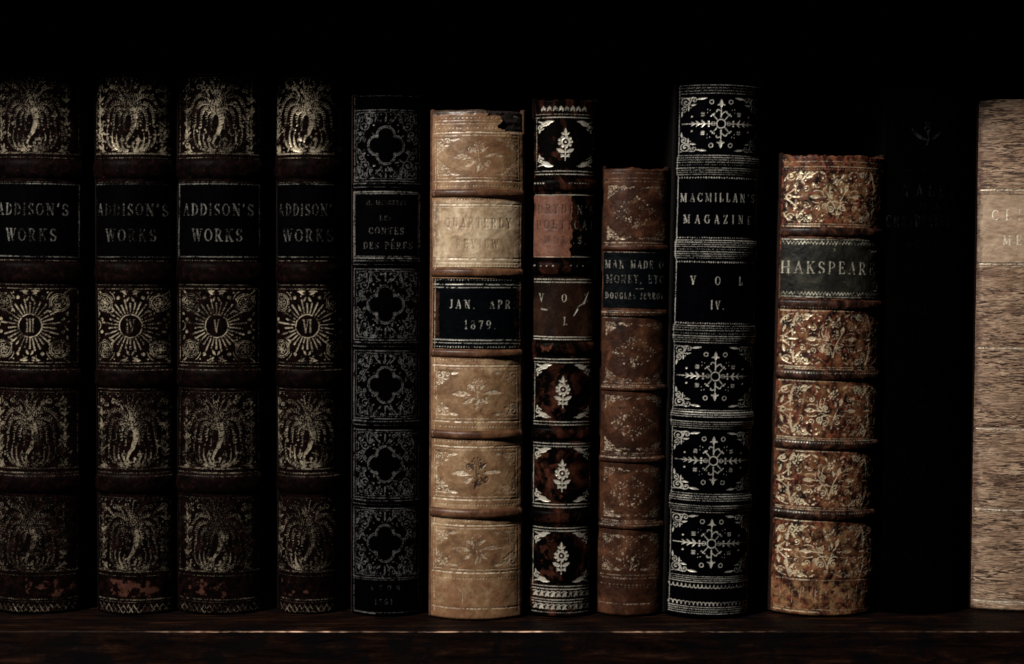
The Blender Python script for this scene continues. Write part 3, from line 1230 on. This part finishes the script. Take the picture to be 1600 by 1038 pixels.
        prism('page_block', ring, 7, self.zt - 8, page_mat, self.root, .5)


# ------------------------------------------------------------------ shelf, upper shelf, back
wood = bpy.data.materials.new('dark_oak')
wood.use_nodes = True
nt = wood.node_tree
bs = nt.nodes['Principled BSDF']
tc = nd(nt, 'ShaderNodeTexCoord')
mp = nd(nt, 'ShaderNodeMapping')
mp.inputs['Scale'].default_value = (.12, 1, 1)
nt.links.new(tc.outputs['Object'], mp.inputs[0])
g1 = noise(nt, mp.outputs[0], 260, 8, .7, .6)
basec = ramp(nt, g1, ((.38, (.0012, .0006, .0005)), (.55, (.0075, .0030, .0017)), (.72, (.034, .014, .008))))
blot = noise(nt, tc.outputs['Object'], 55, 6, .7, .5)
basec = mixc(nt, ramp(nt, blot, ((.46, 0.0), (.6, .85))), basec, (.0016, .0014, .0018))
ea = nd(nt, 'ShaderNodeAttribute', attribute_name='edge_highlight')
hl = mth(nt, 'MULTIPLY', ea.outputs['Fac'], ramp(nt, noise(nt, mp.outputs[0], 130, 7, .75, .3), ((.42, 0.03), (.56, 1.0))))
basec = mixc(nt, hl, basec, (.75, .47, .32))  # highlight along the shelf nose, painted into the base colour
nt.links.new(basec, bs.inputs['Base Color'])
bs.inputs['Roughness'].default_value = .55
bs.inputs['Specular IOR Level'].default_value = .025
bp = nd(nt, 'ShaderNodeBump')
bp.inputs['Strength'].default_value = .6
bp.inputs['Distance'].default_value = .0005
nt.links.new(mth(nt, 'ADD', g1, noise(nt, tc.outputs['Object'], 300, 6, .7)), bp.inputs['Height'])
nt.links.new(bp.outputs[0], bs.inputs['Normal'])

EDGE_Y = HC * (F * math.cos(TH) - (986.5 - 519) * math.sin(TH)) / (F * math.sin(TH) + (986.5 - 519) * math.cos(TH))


def board(name, x0, x1, ya, yb, z0, z1, r, mat, wear=True, seed=3):  # wear: switches on the painted nose highlight
    """long shelf board with a rounded, slightly uneven nose; profile in (y,z), extruded in x"""
    prof = []
    for i in range(9):                       # upper nose
        an = math.pi / 2 * i / 8
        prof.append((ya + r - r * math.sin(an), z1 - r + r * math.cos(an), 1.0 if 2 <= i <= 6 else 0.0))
    prof = [(yb, z1, 0), ((ya + yb) / 2, z1, 0), (ya + r * 4, z1, 0)] + prof
    prof.append((ya, z1 - r - .6, 0))
    for k in range(1, 9):
        prof.append((ya, z1 - r - (z1 - z0 - 2 * r) * k / 8, 0))
    prof += [(ya + r * .3, z0 + r * .3, 0), (ya + r, z0, 0), (yb, z0, 0)]
    nX = 1100
    xs = np.linspace(x0, x1, nX)
    P = len(prof)
    wn = (vnoise(1, nX, 1, 60, seed)[0] - .5) * 5.0 + (vnoise(1, nX, 1, 8, seed + 1)[0] - .5) * 2.4
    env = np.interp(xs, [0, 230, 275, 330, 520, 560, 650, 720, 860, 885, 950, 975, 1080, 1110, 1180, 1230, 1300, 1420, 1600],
                    [.015, .02, .35, .7, 1, .2, .25, .9, 1, .04, .05, .6, .2, .8, .7, .2, .12, .05, .3])  # strength of the painted highlight along the board
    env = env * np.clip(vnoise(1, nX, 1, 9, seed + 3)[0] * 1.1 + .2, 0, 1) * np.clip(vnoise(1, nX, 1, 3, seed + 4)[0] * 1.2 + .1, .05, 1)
    V, A = [], []
    for i, x in enumerate(xs):
        for j, (y, z, e) in enumerate(prof):
            dn = wn[i] * (1 if 2 < j < 13 else 0) * .34
            V.append((x, y + (dn if e else 0) * .6, z + (dn if e > .2 else 0)))
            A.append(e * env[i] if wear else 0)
    idx = np.arange(nX * P).reshape(nX, P)
    jn = (np.arange(P) + 1) % P
    q = np.stack([idx[:-1, :], idx[1:, :], idx[1:][:, jn], idx[:-1][:, jn]], -1).reshape(-1, 4)
    o = mesh_obj(name, np.array(V) * S, q, mat, None, True, {'edge_highlight': A})
    o['kind'] = 'structure'
    # end caps are far outside the picture; close them so the board is solid
    import bmesh
    bm = bmesh.new()
    bm.from_mesh(o.data)
    bmesh.ops.holes_fill(bm, edges=[e for e in bm.edges if e.is_boundary], sides=0)
    bm.normal_update()
    bm.to_mesh(o.data)
    bm.free()
    return o


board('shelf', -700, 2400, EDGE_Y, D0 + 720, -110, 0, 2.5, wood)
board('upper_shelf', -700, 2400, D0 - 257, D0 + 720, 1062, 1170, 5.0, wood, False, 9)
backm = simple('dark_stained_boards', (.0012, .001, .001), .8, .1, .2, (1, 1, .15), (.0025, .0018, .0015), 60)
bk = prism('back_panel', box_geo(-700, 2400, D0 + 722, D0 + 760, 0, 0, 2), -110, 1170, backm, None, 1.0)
bk['kind'] = 'structure'

# ------------------------------------------------------------------ book materials
pages = simple('old_paper', (.10, .075, .05), .9, .1, .5, (8, 8, .4), (.22, .17, .11), 80)
dark_board = simple('dark_board_leather', (.001, .0008, .0007), .7, .06, .5, (1, 1, 1), (.003, .0018, .0015), 300)
tan_board = simple('tan_board_leather', (.03, .013, .008), .6, .15, .5, (1, 1, 1), (.10, .05, .028), 300)
brown_board = simple('brown_board_leather', (.003, .0015, .001), .65, .08, .5, (1, 1, 1), (.016, .007, .005), 300)

CREAM = (.60, .54, .42)
series_m = leather('maroon_black_calf', ((.36, (.0008, .0005, .0005)), (.56, (.0036, .0015, .0014)), (.8, (.013, .0052, .0048))),
                   300, gold=(.52, .435, .31), rough=.5, grain=.6, spec=.012, gscale=700, gmetal=.5, wear=(.33, .55),
                   scuff=(.045, .016, .011), scuff_lvl=(.62, .74), tint=(.048, .019, .013))
series_label = leather('black_morocco_label', ((.3, (.0003, .0003, .0004)), (.7, (.0009, .0008, .0011))), 300, gold=(.27, .26, .23),
                       rough=.6, grain=.2, spec=.004, gscale=900, wear=(.3, .5))
# ------------------------------------------------------------------ the four matching volumes
GS = 'matching dark volumes with gilt sunburst compartments'
series = [
    ('III', 48, 45, 72, 961, 72, 'dark brown gilt leather volume numbered III, cut by the left edge of the photo', 11),
    ('IV', 201, 206, 76, 962, 60, 'dark brown gilt leather volume numbered IV, second book from the left', 22),
    ('V', 338, 338, 74, 962, 66, 'dark brown gilt leather volume numbered V, its black title label fully framed', 33),
    ('VI', 479, 481, 78, 961, 51, 'dark brown gilt leather volume numbered VI, beside the black quatrefoil book', 44),
]
for num, xt, xb, yt, yf, a, lab, sd in series:
    bk = Book('book', lab, xt, xb, yt, yf, a, 36 if num == 'VI' else 30, series_m, dark_board, sd, GS, 3.5)
    series_book_tooling(bk.c, num, sd)
    bk.bands = [(76 + 12, 112, 4.5), (249, 280, 5), (411, 444, 5), (576, 607, 5), (741, 773, 5)]
    bk.labels = [('title_label', 286, 405, series_label)]
    x0, x1, lv = {'III': (-10, 70, .56), 'IV': (-40, 45, .47), 'V': (-60, 20, .60), 'VI': (-50, 10, .62)}[num]
    rub(bk.c, x0, x1, 903, 938, 6, 7, sd + 7, lv, 1.0, .10)
    bk.c.M *= 1 - .35 * np.clip(vnoise(bk.c.H, bk.c.W, 90, 30, sd + 50) * 2 - .9, 0, 1)
    bk.patchy = .7
    bk.build(pages, .9)

# ------------------------------------------------------------------ 5: black quatrefoil book
m = leather('black_glossy_calf', ((.3, (.0002, .0002, .0003)), (.7, (.0007, .0006, .0007))), 300, gold=(.17, .165, .16), rough=.4,
            grain=.25, spec=.004, gscale=1100, wear=(.33, .55), scuff=(.05, .025, .02), scuff_lvl=(.72, .8), seed=2)
bk = Book('book', 'black leather book with five dark quatrefoils in silvery filigree compartments', 603, 601, 146, 965, 54, 24, m,
          brown_board, 55, 'odd old leather volumes', 2.5)
c = bk.c
c.rule(150, r=.5, v=.4)
c.vrule(-51, 146, 170, .5, .35)
for y0, y1 in ((172, 283), (421, 532), (549, 655), (673, 779), (795, 904)):
    quatrefoil_panel(c, y0, y1, .95)
for y in (287, 293, 408, 414, 536, 542, 659, 665, 783, 789):
    c.rule(y, r=.5, v=.35)
    c.rule(y, -50, -30, .8, .8)
c.frame(300, 404, 3, .9, .8)
c.frame(303, 401, 5, .5, .6)
text(c, "M. MERCEREY", 1, 317, 6, v=.35, fit=62, wear=.8)
text(c, "LES", 0, 341, 7, v=.35, fit=18, wear=.5)
text(c, "CONTES", 1, 361, 9.5, v=.62, fit=54, wear=.3)
text(c, "DES PERES", 3, 384, 9.5, v=.6, fit=76, wear=.4)
c.v = .6
c.seg(10, 376, 12.5, 374, .6)
text(c, "LYON", 1, 919, 7, v=.6, fit=46, wear=.5)
text(c, "1861", -2, 941, 7.5, v=.7, fit=28, wear=.5)
c.frame(907, 958, 3, .6, .5)
c.vrule(-50, 146, 960, .45, .4)
c.rule(959, -50, -15, .9, .9)
bk.bands = [(285, 296, 3.2), (406, 417, 3.2), (534, 546, 3.2), (657, 669, 3.2), (781, 792, 3.2)]
bk.labels = [('title_label', 298, 406, series_label)]
bk.build(pages, .5)

# ------------------------------------------------------------------ 6: tan calf quarterly
m = leather('tan_calf', ((.27, (.075, .034, .016)), (.5, (.21, .118, .058)), (.74, (.40, .27, .155))), 85, gold=(.85, .76, .58),
            rough=.42, grain=.22, spec=.4, gscale=500, wear=(.34, .6), spots=(.06, .022, .010), spots_lvl=(.60, .74), seed=1, tint=(.14, .062, .029),
            stain=(.012, .009, .008), gmetal=.25)
tl = leather('pale_vellum_label', ((.27, (.17, .10, .052)), (.47, (.38, .27, .165)), (.70, (.56, .44, .30))), 130, gold=(.9, .82, .66),
             rough=.45, grain=.2, spec=.35, gscale=500, wear=(.34, .6), spots=(.20, .11, .06), spots_lvl=(.63, .75), seed=4,
             stain=(.09, .05, .026), gmetal=.2)
bl = leather('black_title_leather', ((.3, (.0004, .0007, .001)), (.7, (.0014, .002, .003))), 300, gold=(.60, .58, .50), rough=.42,
             grain=.2, spec=.02, gscale=900, wear=(.25, .42), seed=5)
bk = Book('book', 'tan calf book with a black date label reading 1879 and a torn top right corner', 746, 742, 170, 971, 71, 27, m,
          tan_board, 66, 'odd old leather volumes', 3.5, rag=3)
c = bk.c
c.vrule(-66, 184, 960, .55, .75)
c.vrule(67, 205, 960, .5, .5)
c.dots(184, 6.5, 1.0, .7, -56, 30)
c.rule(188, -66, -48, .9, .9)
c.rule(188, -46, 40, .6, .5)
c.rule(193, -66, -52, .9, .9)
c.rule(193, -50, 42, .6, .5)
c.dots(200, 5.5, 1.1, .6, -60, 46)
for y0, y1 in ((207, 283), (572, 660), (699, 782), (822, 896)):
    c.rule(y0, r=.9, v=.95)
    c.rule(y0 + 4.5, -64, 64, .6, .7)
    c.rule(y1, r=.9, v=.95)
    c.rule(y1 - 5, -64, 64, .6, .6)
    c.vrule(-62, y0 + 4, y1 - 4, .5, .7)
    c.vrule(63, y0 + 4, y1 - 4, .5, .5)
floral_spray_panel(c, 213, 277, .75, wear=.45)
floral_spray_panel(c, 579, 653, .8, wear=.3)
floral_spray_panel(c, 706, 775, .8, dark=True)
floral_spray_panel(c, 829, 889, .7, wear=.5)
for y in (291, 312, 416, 563, 668, 691, 790, 815, 905):
    c.dots(y, 4.6, .95, .75)
c.rule(320, r=.8, v=.9)
c.rule(324, -62, 62, .5, .5)
c.rule(405, r=1.0, v=1)
c.rule(411, r=.6, v=.7)
c.target = 'st'
text(c, "QUARTERLY", 2, 349, 14, fit=104, w=.75, v=.6, wear=.5)
text(c, "REVIEW", 1, 382, 13, fit=66, w=.75, v=.6, wear=.5)
c.target = 'M'
text(c, "QUARTERLY", 3.2, 350, 14, fit=104, w=.75, v=.6, wear=.6)
text(c, "REVIEW", 2.2, 383, 13, fit=66, w=.75, v=.6, wear=.6)
c.dots(438, 4.4, .9, .6)
c.rule(445, r=.8, v=1)
c.rule(450, r=.6, v=.85)
text(c, "JAN.", -22, 476, 12.5, fit=40, w=.85, v=1, wear=.35)
text(c, "APR.", 40, 476, 12.5, fit=40, w=.85, v=.85, wear=.4)
text(c, "1879.", 6, 508, 12.5, fit=50, w=.95, v=.95, wear=.4)
c.rule(532, r=.8, v=1)
c.rule(537, r=.6, v=.85)
c.dots(543, 4.2, 1.0, .9)
c.rule(952, r=.9, v=.8)
c.v = .6
c.seg(-28, 918, -20, 928, .5)
c.seg(-20, 928, -20, 944, .45)
rub(c, -90, 90, 905, 990, 10, 18, 61, .15, .75, .5)
rub(c, -90, -58, 150, 990, 8, 14, 62, .15, .8, .4)
rub(c, 58, 90, 300, 990, 8, 14, 63, .25, .7, .4)
rub(c, -20, 70, 200, 292, 14, 16, 64, .42, .7, .35)
rub(c, -50, 40, 826, 900, 14, 14, 65, .42, .7, .35)
rub(c, -60, 60, 700, 785, 14, 12, 66, .5, .6, .3)
rub(c, -60, 60, 574, 660, 14, 12, 67, .5, .5, .3)
rub(c, -90, 90, 160, 200, 5, 12, 68, .3, .7, .4)
# torn head corner: dark board shows
yy, xx = np.mgrid[0:c.H, 0:c.W]
tear = vnoise(c.H, c.W, 9, 9, 77) * 12 + vnoise(c.H, c.W, 3, 3, 79) * 6
xloc, yloc = xx - c.a, yy + c.y0
t1 = np.clip((xloc + tear - 44 + (yloc - 190) * -.2) / 2.0, 0, 1) * np.clip((206 - yloc) / 1.5, 0, 1)
t2 = np.clip((xloc + tear - 22) / 3, 0, 1) * np.clip((181 - yloc + tear * .2) / 2, 0, 1)
t3 = np.clip((177 - yloc + tear * .35) / 3, 0, 1) * .8
c.M *= 1 - np.maximum(t1, t2)
c.st = np.maximum(c.st, np.maximum(np.maximum(t1, t2), t3))
tt = np.maximum(t1, t2)
c.dh -= tt * (4.0 - 2.2 * vnoise(c.H, c.W, 5, 5, 78)) - 1.4 * np.clip(tt * (1 - tt) * 4, 0, 1)
bk.bands = [(296, 309, 4.5), (420, 434, 4.5), (547, 560, 4.5), (674, 688, 4.8), (796, 812, 5.5)]
bk.labels = [('title_label', 314, 418, tl), ('date_label', 436, 546, bl)]
bk.relief = -1.3
bk.band_mat = leather('russet_band_calf', ((.27, (.028, .010, .005)), (.5, (.075, .030, .014)), (.74, (.17, .085, .04))), 120,
                      gold=(.8, .7, .5), rough=.45, grain=.3, spec=.25, gscale=500, seed=21)
bk.build(pages, 1.0)

# ------------------------------------------------------------------ 7: black book with flower compartments
m = leather('black_red_calf', ((.3, (.0008, .0006, .0006)), (.5, (.0012, .0008, .0007)), (.585, (.020, .0065, .004)), (.72, (.065, .021, .012))),
            70, (1, 1, .8), gold=(.68, .63, .52), rough=.4, grain=.2, spec=.012, tint=(.052, .017, .010), gscale=800, wear=(.25, .42), dist=1.5, seed=3,
            scuff=(.12, .04, .022), scuff_lvl=(.64, .7))
rl = leather('russet_title_leather', ((.3, (.075, .026, .014)), (.7, (.15, .06, .034))), 200, gold=(.5, .38, .26), rough=.5, grain=.2,
             spec=.3, gscale=700, stain=(.012, .006, .004), seed=8)
vl = leather('worn_brown_label', ((.3, (.0022, .0012, .001)), (.52, (.014, .006, .0035)), (.8, (.07, .032, .017))), 60, (1, 1, .6),
             gold=(.82, .76, .62), rough=.35, grain=.15, spec=.12, gscale=700, wear=(.25, .42), seed=6)
bk = Book('book', 'narrow black book with single gilt flowers and a torn russet title label', 884, 876, 153, 966, 48, 22, m,
          dark_board, 77, 'odd old leather volumes', 4.0, rag=4)
c = bk.c
for x in range(-34, 36, 9):
    q = Pen(c, x, 171, 1, 1)
    c.v = c.rng.uniform(.25, .7)
    q.leaf((-3, 3), (0, -5), 1.5)
    q.leaf((3, 3), (1, -4), 1.3)
c.rule(179, r=.5, v=.5)
c.rule(184, r=.7, v=.7)
small_flower_panel(c, 186, 264, .95)
for y0, y1 in ((564, 659), (695, 790), (827, 916)):
    small_flower_panel(c, y0 + 3, y1 - 2, .95)
for y in (268, 273, 305, 402, 437, 441.5, 527, 531, 562, 567, 660, 664.5, 694, 698.5, 789, 793.5, 826, 830.5, 917, 921.5, 938, 942):
    c.rule(y, r=.62, v=.8)
c.dots(287, 4, 1.0, .8, -44, -30)
c.dots(287, 4, .8, .5, 6, 36)
c.dots(416, 9, 1.1, .7, -44, -14)
c.dots(416, 9, .9, .4, 10, 36)
c.target = 'st'
keepx = 14
text(c, "DRYDEN'S", 2, 328, 13, fit=88, w=.8, v=.9, wear=.25)
text(c, "POETICAL", 2, 352, 13, fit=92, w=.8, v=.9, wear=.25)
text(c, "WORKS.", 2, 376, 11, fit=66, w=.8, v=.8, wear=.35)
c.target = 'M'
st2 = c.st.copy()
c.M = np.maximum(c.M, np.where(xx[:c.H, :c.W][:, :c.W] - c.a > keepx, st2 * .35, 0) if False else c.M)
cols = np.arange(c.W) - c.a
right = cols > keepx
c.M[:, right] = np.maximum(c.M[:, right], c.st[:, right] * .4)
c.st[:, right] = 0
text(c, "V O L", 0, 466, 12, fit=76, w=.8, v=.7, wear=.3)
text(c, "I.", 3, 502, 12, v=.75, wear=.2)
c.v = .9
c.seg(38, 456, 31, 474, .9, 2.0)
c.seg(31, 474, 22, 480, 1.0, .5)
c.seg(21, 484, 16, 494, 1.6, .5)
c.v = .5
c.seg(-34, 484, -26, 485, 1.0)
for y in (929, 949):
    for x in range(-40, 42, 9):
        q = Pen(c, x, y, 1, 1)
        c.v = c.rng.uniform(.4, .95) * (1 if x < 8 else .6)  # row fades to the right, painted light falloff
        q.leaf((-3, 4), (2, -4), 2.1, .25)
        q.dot((3, 3), 1.2)
        q.curve((-4, -2), (0, -6), (4, -2), .6, .6)
c.rule(958, r=.6, v=.5)
kh, kw = 97, 62
edge = vnoise(kh + 1, 1, 6, 1, 5)[:, 0] * 5 + vnoise(kh + 1, 1, 20, 1, 6)[:, 0] * 3
keep = (np.arange(kw + 1)[None, :] + edge[:, None]) < kw - 1
for ya, yb in ((572, 655), (700, 785), (832, 912)):
    rub(c, -40, 8, ya, yb, 9, 8, ya, .55, .7, .12)
for ya, yb in ((280, 300), (410, 431), (535, 556), (669, 689), (799, 820)):
    rub(c, -44, 20, ya, yb, 5, 9, ya, .5, .35, .3)
bk.loss = .5
bk.bands = [(280, 300, 3.8), (409, 431, 3.8), (535, 556, 3.8), (669, 689, 3.8), (799, 820, 3.8)]
bk.labels = [('title_label', 306, 306 + kh, rl, -47, -47 + kw, keep), ('volume_label', 434, 533, vl)]
bk.build(pages, .8)

# ------------------------------------------------------------------ 8: low brown calf
m = leather('worn_brown_calf', ((.30, (.005, .0022, .0015)), (.5, (.034, .012, .006)), (.76, (.12, .05, .024))), 90, gold=(.62, .50, .36),
            rough=.42, grain=.3, spec=.15, gscale=700, wear=(.36, .6), seed=7, spots=(.012, .006, .005), spots_lvl=(.55, .68),
            scuff=(.24, .14, .07), scuff_lvl=(.70, .76))
ml = leather('blue_black_label', ((.3, (.0004, .0008, .0012)), (.7, (.0015, .0025, .0035))), 300, gold=(.40, .37, .32), rough=.45,
             grain=.2, spec=.04, gscale=900, wear=(.3, .48), seed=5)
bk = Book('book', 'low brown calf book with worn gilt lozenges and a blue black three line label', 996, 985, 260, 965, 50, 23, m,
          brown_board, 88, 'odd old leather volumes', 3.0, rag=6)
c = bk.c
for y in (271, 279, 284):
    c.rule(y, r=.5, v=.35)
for y0, y1 in ((288, 378), (502, 600), (617, 709), (730, 812), (834, 896)):
    lozenge_panel(c, y0, y1, .85)
for y in (380, 497, 489, 606, 599, 716, 709, 822, 815, 900, 905):
    c.rule(y, r=.8, v=.55)
    c.rule(y, -47, -10, .9, .75)
for y in (384, 493, 603, 712, 818):
    c.dots(y, 3.4, .9, .7, -44, 10)
    c.dots(y, 3.4, .7, .3, 10, 44)
c.dots(915, 6, 1.2, .5)
c.dots(919, 6, .9, .4)
c.rule(945, -47, 30, .9, .6)
c.rule(395, r=.6, v=.5)
text(c, "MAN MADE OF", 3, 414, 11.5, fit=98, w=.72, v=.85, wear=.35)
text(c, "MONEY, ETC.", 3, 437, 12, fit=94, w=.76, v=.8, wear=.4)
c.rule(452, 0, 12, .5, .6)
text(c, "DOUGLAS JERROLD", 3, 463, 9, fit=96, w=.62, v=.8, wear=.35)
bk.bands = [(383, 393, 4), (484, 497, 4), (602, 613, 4), (714, 725, 4), (817, 829, 4)]
bk.labels = [('title_label', 395, 482, ml)]
bk.build(pages, 1.1)

# ------------------------------------------------------------------ 9: black book with snowflakes
m = leather('black_blue_calf', ((.3, (.0003, .0003, .0005)), (.7, (.0008, .0008, .0017))), 300, gold=(.72, .68, .60), rough=.36,
            grain=.18, spec=.008, gscale=1000, wear=(.12, .32), seed=9)
bk = Book('book', 'tall black leather book with silvery gilt snowflakes and close set lines', 1128, 1109, 131, 969, 66, 33, m,
          dark_board, 99, 'odd old leather volumes', 5.0)
c = bk.c
c.pw = .68
c.vrule(-62, 134, 960, .55, .55)
c.vrule(62, 134, 960, .5, .35)
multi_rules(c, 134, 147, 4, .4)
for y0, y1 in ((150, 241), (540, 641), (674, 771), (804, 900)):
    snowflake_panel(c, y0, y1, .95)
multi_rules(c, 244, 255, 4, .65)
c.dots(259, 3.3, .7, .35)
multi_rules(c, 264, 274, 4, .6)
c.dots(279, 4, 1.0, .85)
text(c, "MACMILLAN'S", 0, 310, 12.5, fit=117, w=.8, v=.85, wear=.35)
text(c, "MAGAZINE", 0, 344, 12.5, fit=106, w=.8, v=.85, wear=.3)
c.dots(373, 3.6, .8, .7)
multi_rules(c, 377, 387, 4, .6)
c.dots(391, 3.3, .7, .45)
multi_rules(c, 395, 405, 4, .6)
c.dots(411, 3.6, .95, .85)
text(c, "V O L", 0, 440, 12.5, fit=82, w=.8, v=.85, wear=.2)
text(c, "IV.", 1, 478, 13, fit=22, w=.8, v=.8, wear=.3)
c.dots(507, 3.6, .9, .75)
multi_rules(c, 511, 518, 3, .5)
c.dots(523, 3.3, .8, .4)
multi_rules(c, 527, 537, 4, .6)
for ya, yb in ((643, 653), (661, 671), (774, 784), (792, 802), (903, 912)):
    multi_rules(c, ya, yb, 4, .7)
for yb_, s in ((919, 1), (945, -1)):
    x = -60
    while x < 58:
        c.v = c.rng.uniform(.6, 1) * (1 if x < 10 else .6)  # scallops dimmed on the right as painted shade
        Pen(c, x, yb_, 1, s).ring((0, -1), 2.9, .75, 8, 0, math.pi)
        c.seg(x - 3, yb_ - s * 2.5, x - 3, yb_ - s, .8)
        x += 6.2
multi_rules(c, 951, 961, 4, .65)
bk.loss = .25
bk.patchy = .45
bk.bands = [(244, 277, 3.2), (376, 408, 3.2), (509, 537, 3.2), (644, 671, 3.8), (775, 802, 3.8)]
bk.labels = []
bk.build(pages, .6)

# ------------------------------------------------------------------ 10: mottled tree calf
m = leather('mottled_tree_calf', ((.35, (.002, .0012, .0011)), (.48, (.038, .012, .007)), (.60, (.14, .062, .027)), (.76, (.27, .16, .075))),
            150, (1, 1, .8), gold=(.68, .56, .37), rough=.42, grain=.4, gmetal=.35, spec=.15, gscale=600, wear=(.3, .5), seed=10, dist=1.6, tint=(.30, .17, .08),
            spots=(.13, .034, .018), spots_lvl=(.53, .62), scuff=(.005, .003, .003), scuff_lvl=(.54, .62))
gl = leather('grey_green_label', ((.30, (.0022, .0025, .0024)), (.55, (.015, .0145, .011)), (.8, (.07, .062, .044))), 110, gold=(.68, .63, .50),
             rough=.45, grain=.3, spec=.15, gscale=500, wear=(.2, .4), seed=3, scuff=(.17, .15, .10), scuff_lvl=(.62, .72))
bk = Book('book', 'mottled orange brown calf book with a grey green label and rich scroll tooling', 1309, 1289, 240, 966, 80, 34, m,
          brown_board, 110, 'odd old leather volumes', 3.0, rag=8)
c = bk.c
c.rule(254, r=.6, v=.5)
c.rule(262, r=.7, v=.6)
c.dots(266, 4, .7, .5)
for y0, y1 in ((268, 350), (491, 573), (603, 684), (711, 794), (822, 906)):
    rich_panel(c, y0, y1, .95)
for y in (352, 355.5, 376, 466, 488, 576, 579, 598, 687, 690, 708, 796, 799, 817, 909):
    c.rule(y, r=.75, v=.5)
    c.rule(y, -77, -25, .95, .8)
for y in (483, 585, 694, 804):
    c.dots(y, 4.0, .9, .45)
    c.dots(y, 4.0, 1.0, .8, -75, -28)
for y0, s in ((381, 1), (461, -1)):
    x = -76
    while x < 76:
        c.v = c.rng.uniform(.4, .9) * (1 if x < 20 else .6)  # zigzag dimmed on the right as painted shade
        c.seg(x, y0 - s * 2, x + 2.5, y0 + s * 2.5, .7)
        c.seg(x + 2.5, y0 + s * 2.5, x + 5, y0 - s * 2, .7)
        x += 5
text(c, "SHAKSPEARE", -13, 420, 18, fit=160, w=.92, v=1, wear=.25)
c.v = .6
for s in (1, -1):
    q = Pen(c, 72, 423 - s * 34, -1, s)
    q.leaf((0, 2), (9, 4), 1.3)
    q.leaf((0, 4), (2, 12), 1.2)
    q.leaf((8, 3), (16, 1), 1.2)
for i in range(34):
    x = c.rng.uniform(-74, 70)
    c.v = c.rng.uniform(.2, .6)
    c.seg(x, 916 + c.rng.uniform(0, 14), x + c.rng.uniform(-1.5, 1.5), 934 + c.rng.uniform(-6, 14), .5)
c.dots(927, 7, 1.1, .5, -70, 10)
c.rule(955, r=.7, v=.35)
c.rule(959, -77, -10, .8, .8)
# dark burn near the right of the tail, ragged head
yloc, xloc = np.mgrid[0:c.H, 0:c.W]
yloc = yloc + c.y0
xloc = xloc - c.a
nz = vnoise(c.H, c.W, 6, 8, 31)
bk.bands = [(357, 372, 4.2), (470, 486, 4.2), (580, 597, 4.5), (690, 706, 4.5), (800, 816, 4.5)]
bk.labels = [('title_label', 374, 468, gl)]
rub(c, -90, 70, 905, 975, 12, 9, 71, .38, .6, .4)
rub(c, -70, 50, 262, 352, 18, 9, 72, .42, .6, .35)
rub(c, -70, 50, 820, 908, 18, 9, 73, .40, .65, .35)
rub(c, -60, 30, 710, 794, 18, 9, 74, .5, .5, .35)
bk.relief = -.9
bk.patchy = .35
bk.band_mat = leather('dark_mottled_band', ((.36, (.0015, .001, .001)), (.52, (.022, .008, .005)), (.74, (.12, .05, .028))), 150, (1, 1, .8),
                      gold=(.7, .62, .46), rough=.42, grain=.3, spec=.15, gscale=600, wear=(.3, .5), seed=23, dist=1.6)
bk.build(pages, 1.5)

# ------------------------------------------------------------------ 11: almost black cloth book
m = leather('black_cloth', ((.3, (.0003, .0003, .0003)), (.7, (.0006, .0006, .0006))), 300, gold=(.030, .034, .036), rough=.7, grain=.3,
            spec=.0, gscale=1200, wear=(.4, .6), seed=12)
m_board = simple('black_cloth_board', (.0004, .0004, .0004), .8, .01)
bk = Book('book', 'nearly invisible black cloth book with faint tooling, between mottled and pale tan books', 1450, 1437, 138, 961, 58, 18, m,
          m_board, 121, 'odd old leather volumes', 4.0)
c = bk.c
thistle(c, 208, .9)
c.dots(266, 4, .7, .6, -48, 20)
text(c, "TALES", 6, 298, 17, fit=80, w=.8, v=.9, wear=.6)
text(c, "OF A", 3, 322, 9, fit=34, v=.7, wear=.5)
text(c, "GRANDFATHER", -4, 345, 17, fit=108, w=.58, v=.8, wear=.75)
text(c, "SCOTT", 2, 382, 10, fit=60, v=.3, wear=.8)
for y in (480, 625, 745, 870):
    thistle(c, y, .12)
bk.build(pages, .4)

# ------------------------------------------------------------------ 12: pale tan book at the right edge
m = leather('creased_tan_cloth', ((.30, (.15, .082, .05)), (.48, (.29, .185, .118)), (.68, (.44, .305, .205))), 170, (.45, 1, 1.5),
            gold=(.66, .57, .44), rough=.5, grain=.55, spec=.2, gscale=1300, grain_d=.0006, wear=(.25, .45), seed=14,
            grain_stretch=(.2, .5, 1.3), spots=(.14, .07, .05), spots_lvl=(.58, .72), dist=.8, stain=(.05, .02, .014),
            crease=(.15, .3, 1.3), crease_scale=1050)
m2 = leather('smooth_tan_label', ((.25, (.22, .14, .088)), (.5, (.35, .24, .16)), (.75, (.46, .34, .235))), 200, (.5, 1, 1.6),
             gold=(.92, .85, .68), rough=.48, grain=.4, spec=.3, gscale=600, wear=(.2, .4), seed=15, grain_stretch=(.4, 1, 1.4))
bk = Book('book', 'pale tan book with fine crosswise creases, cut by the right edge of the photo', 1631, 1616, 154, 957, 93, 22, m,
          brown_board, 132, 'odd old leather volumes', 3.0, rag=2)
c = bk.c
for y in (297, 413, 545, 672, 798, 942):
    c.rule(y, r=1.3, v=1)
    c.rule(y + 4, r=.5, v=.5)
c.dots(302, 6, .7, .5)
text(c, "CELLINI'S", -3, 336, 15.5, fit=142, w=.85, v=1, wear=.08)
text(c, "MEMOIRS", -5, 376, 14.5, fit=106, w=.85, v=1, wear=.08)
c.rule(945, r=.6, v=.7)
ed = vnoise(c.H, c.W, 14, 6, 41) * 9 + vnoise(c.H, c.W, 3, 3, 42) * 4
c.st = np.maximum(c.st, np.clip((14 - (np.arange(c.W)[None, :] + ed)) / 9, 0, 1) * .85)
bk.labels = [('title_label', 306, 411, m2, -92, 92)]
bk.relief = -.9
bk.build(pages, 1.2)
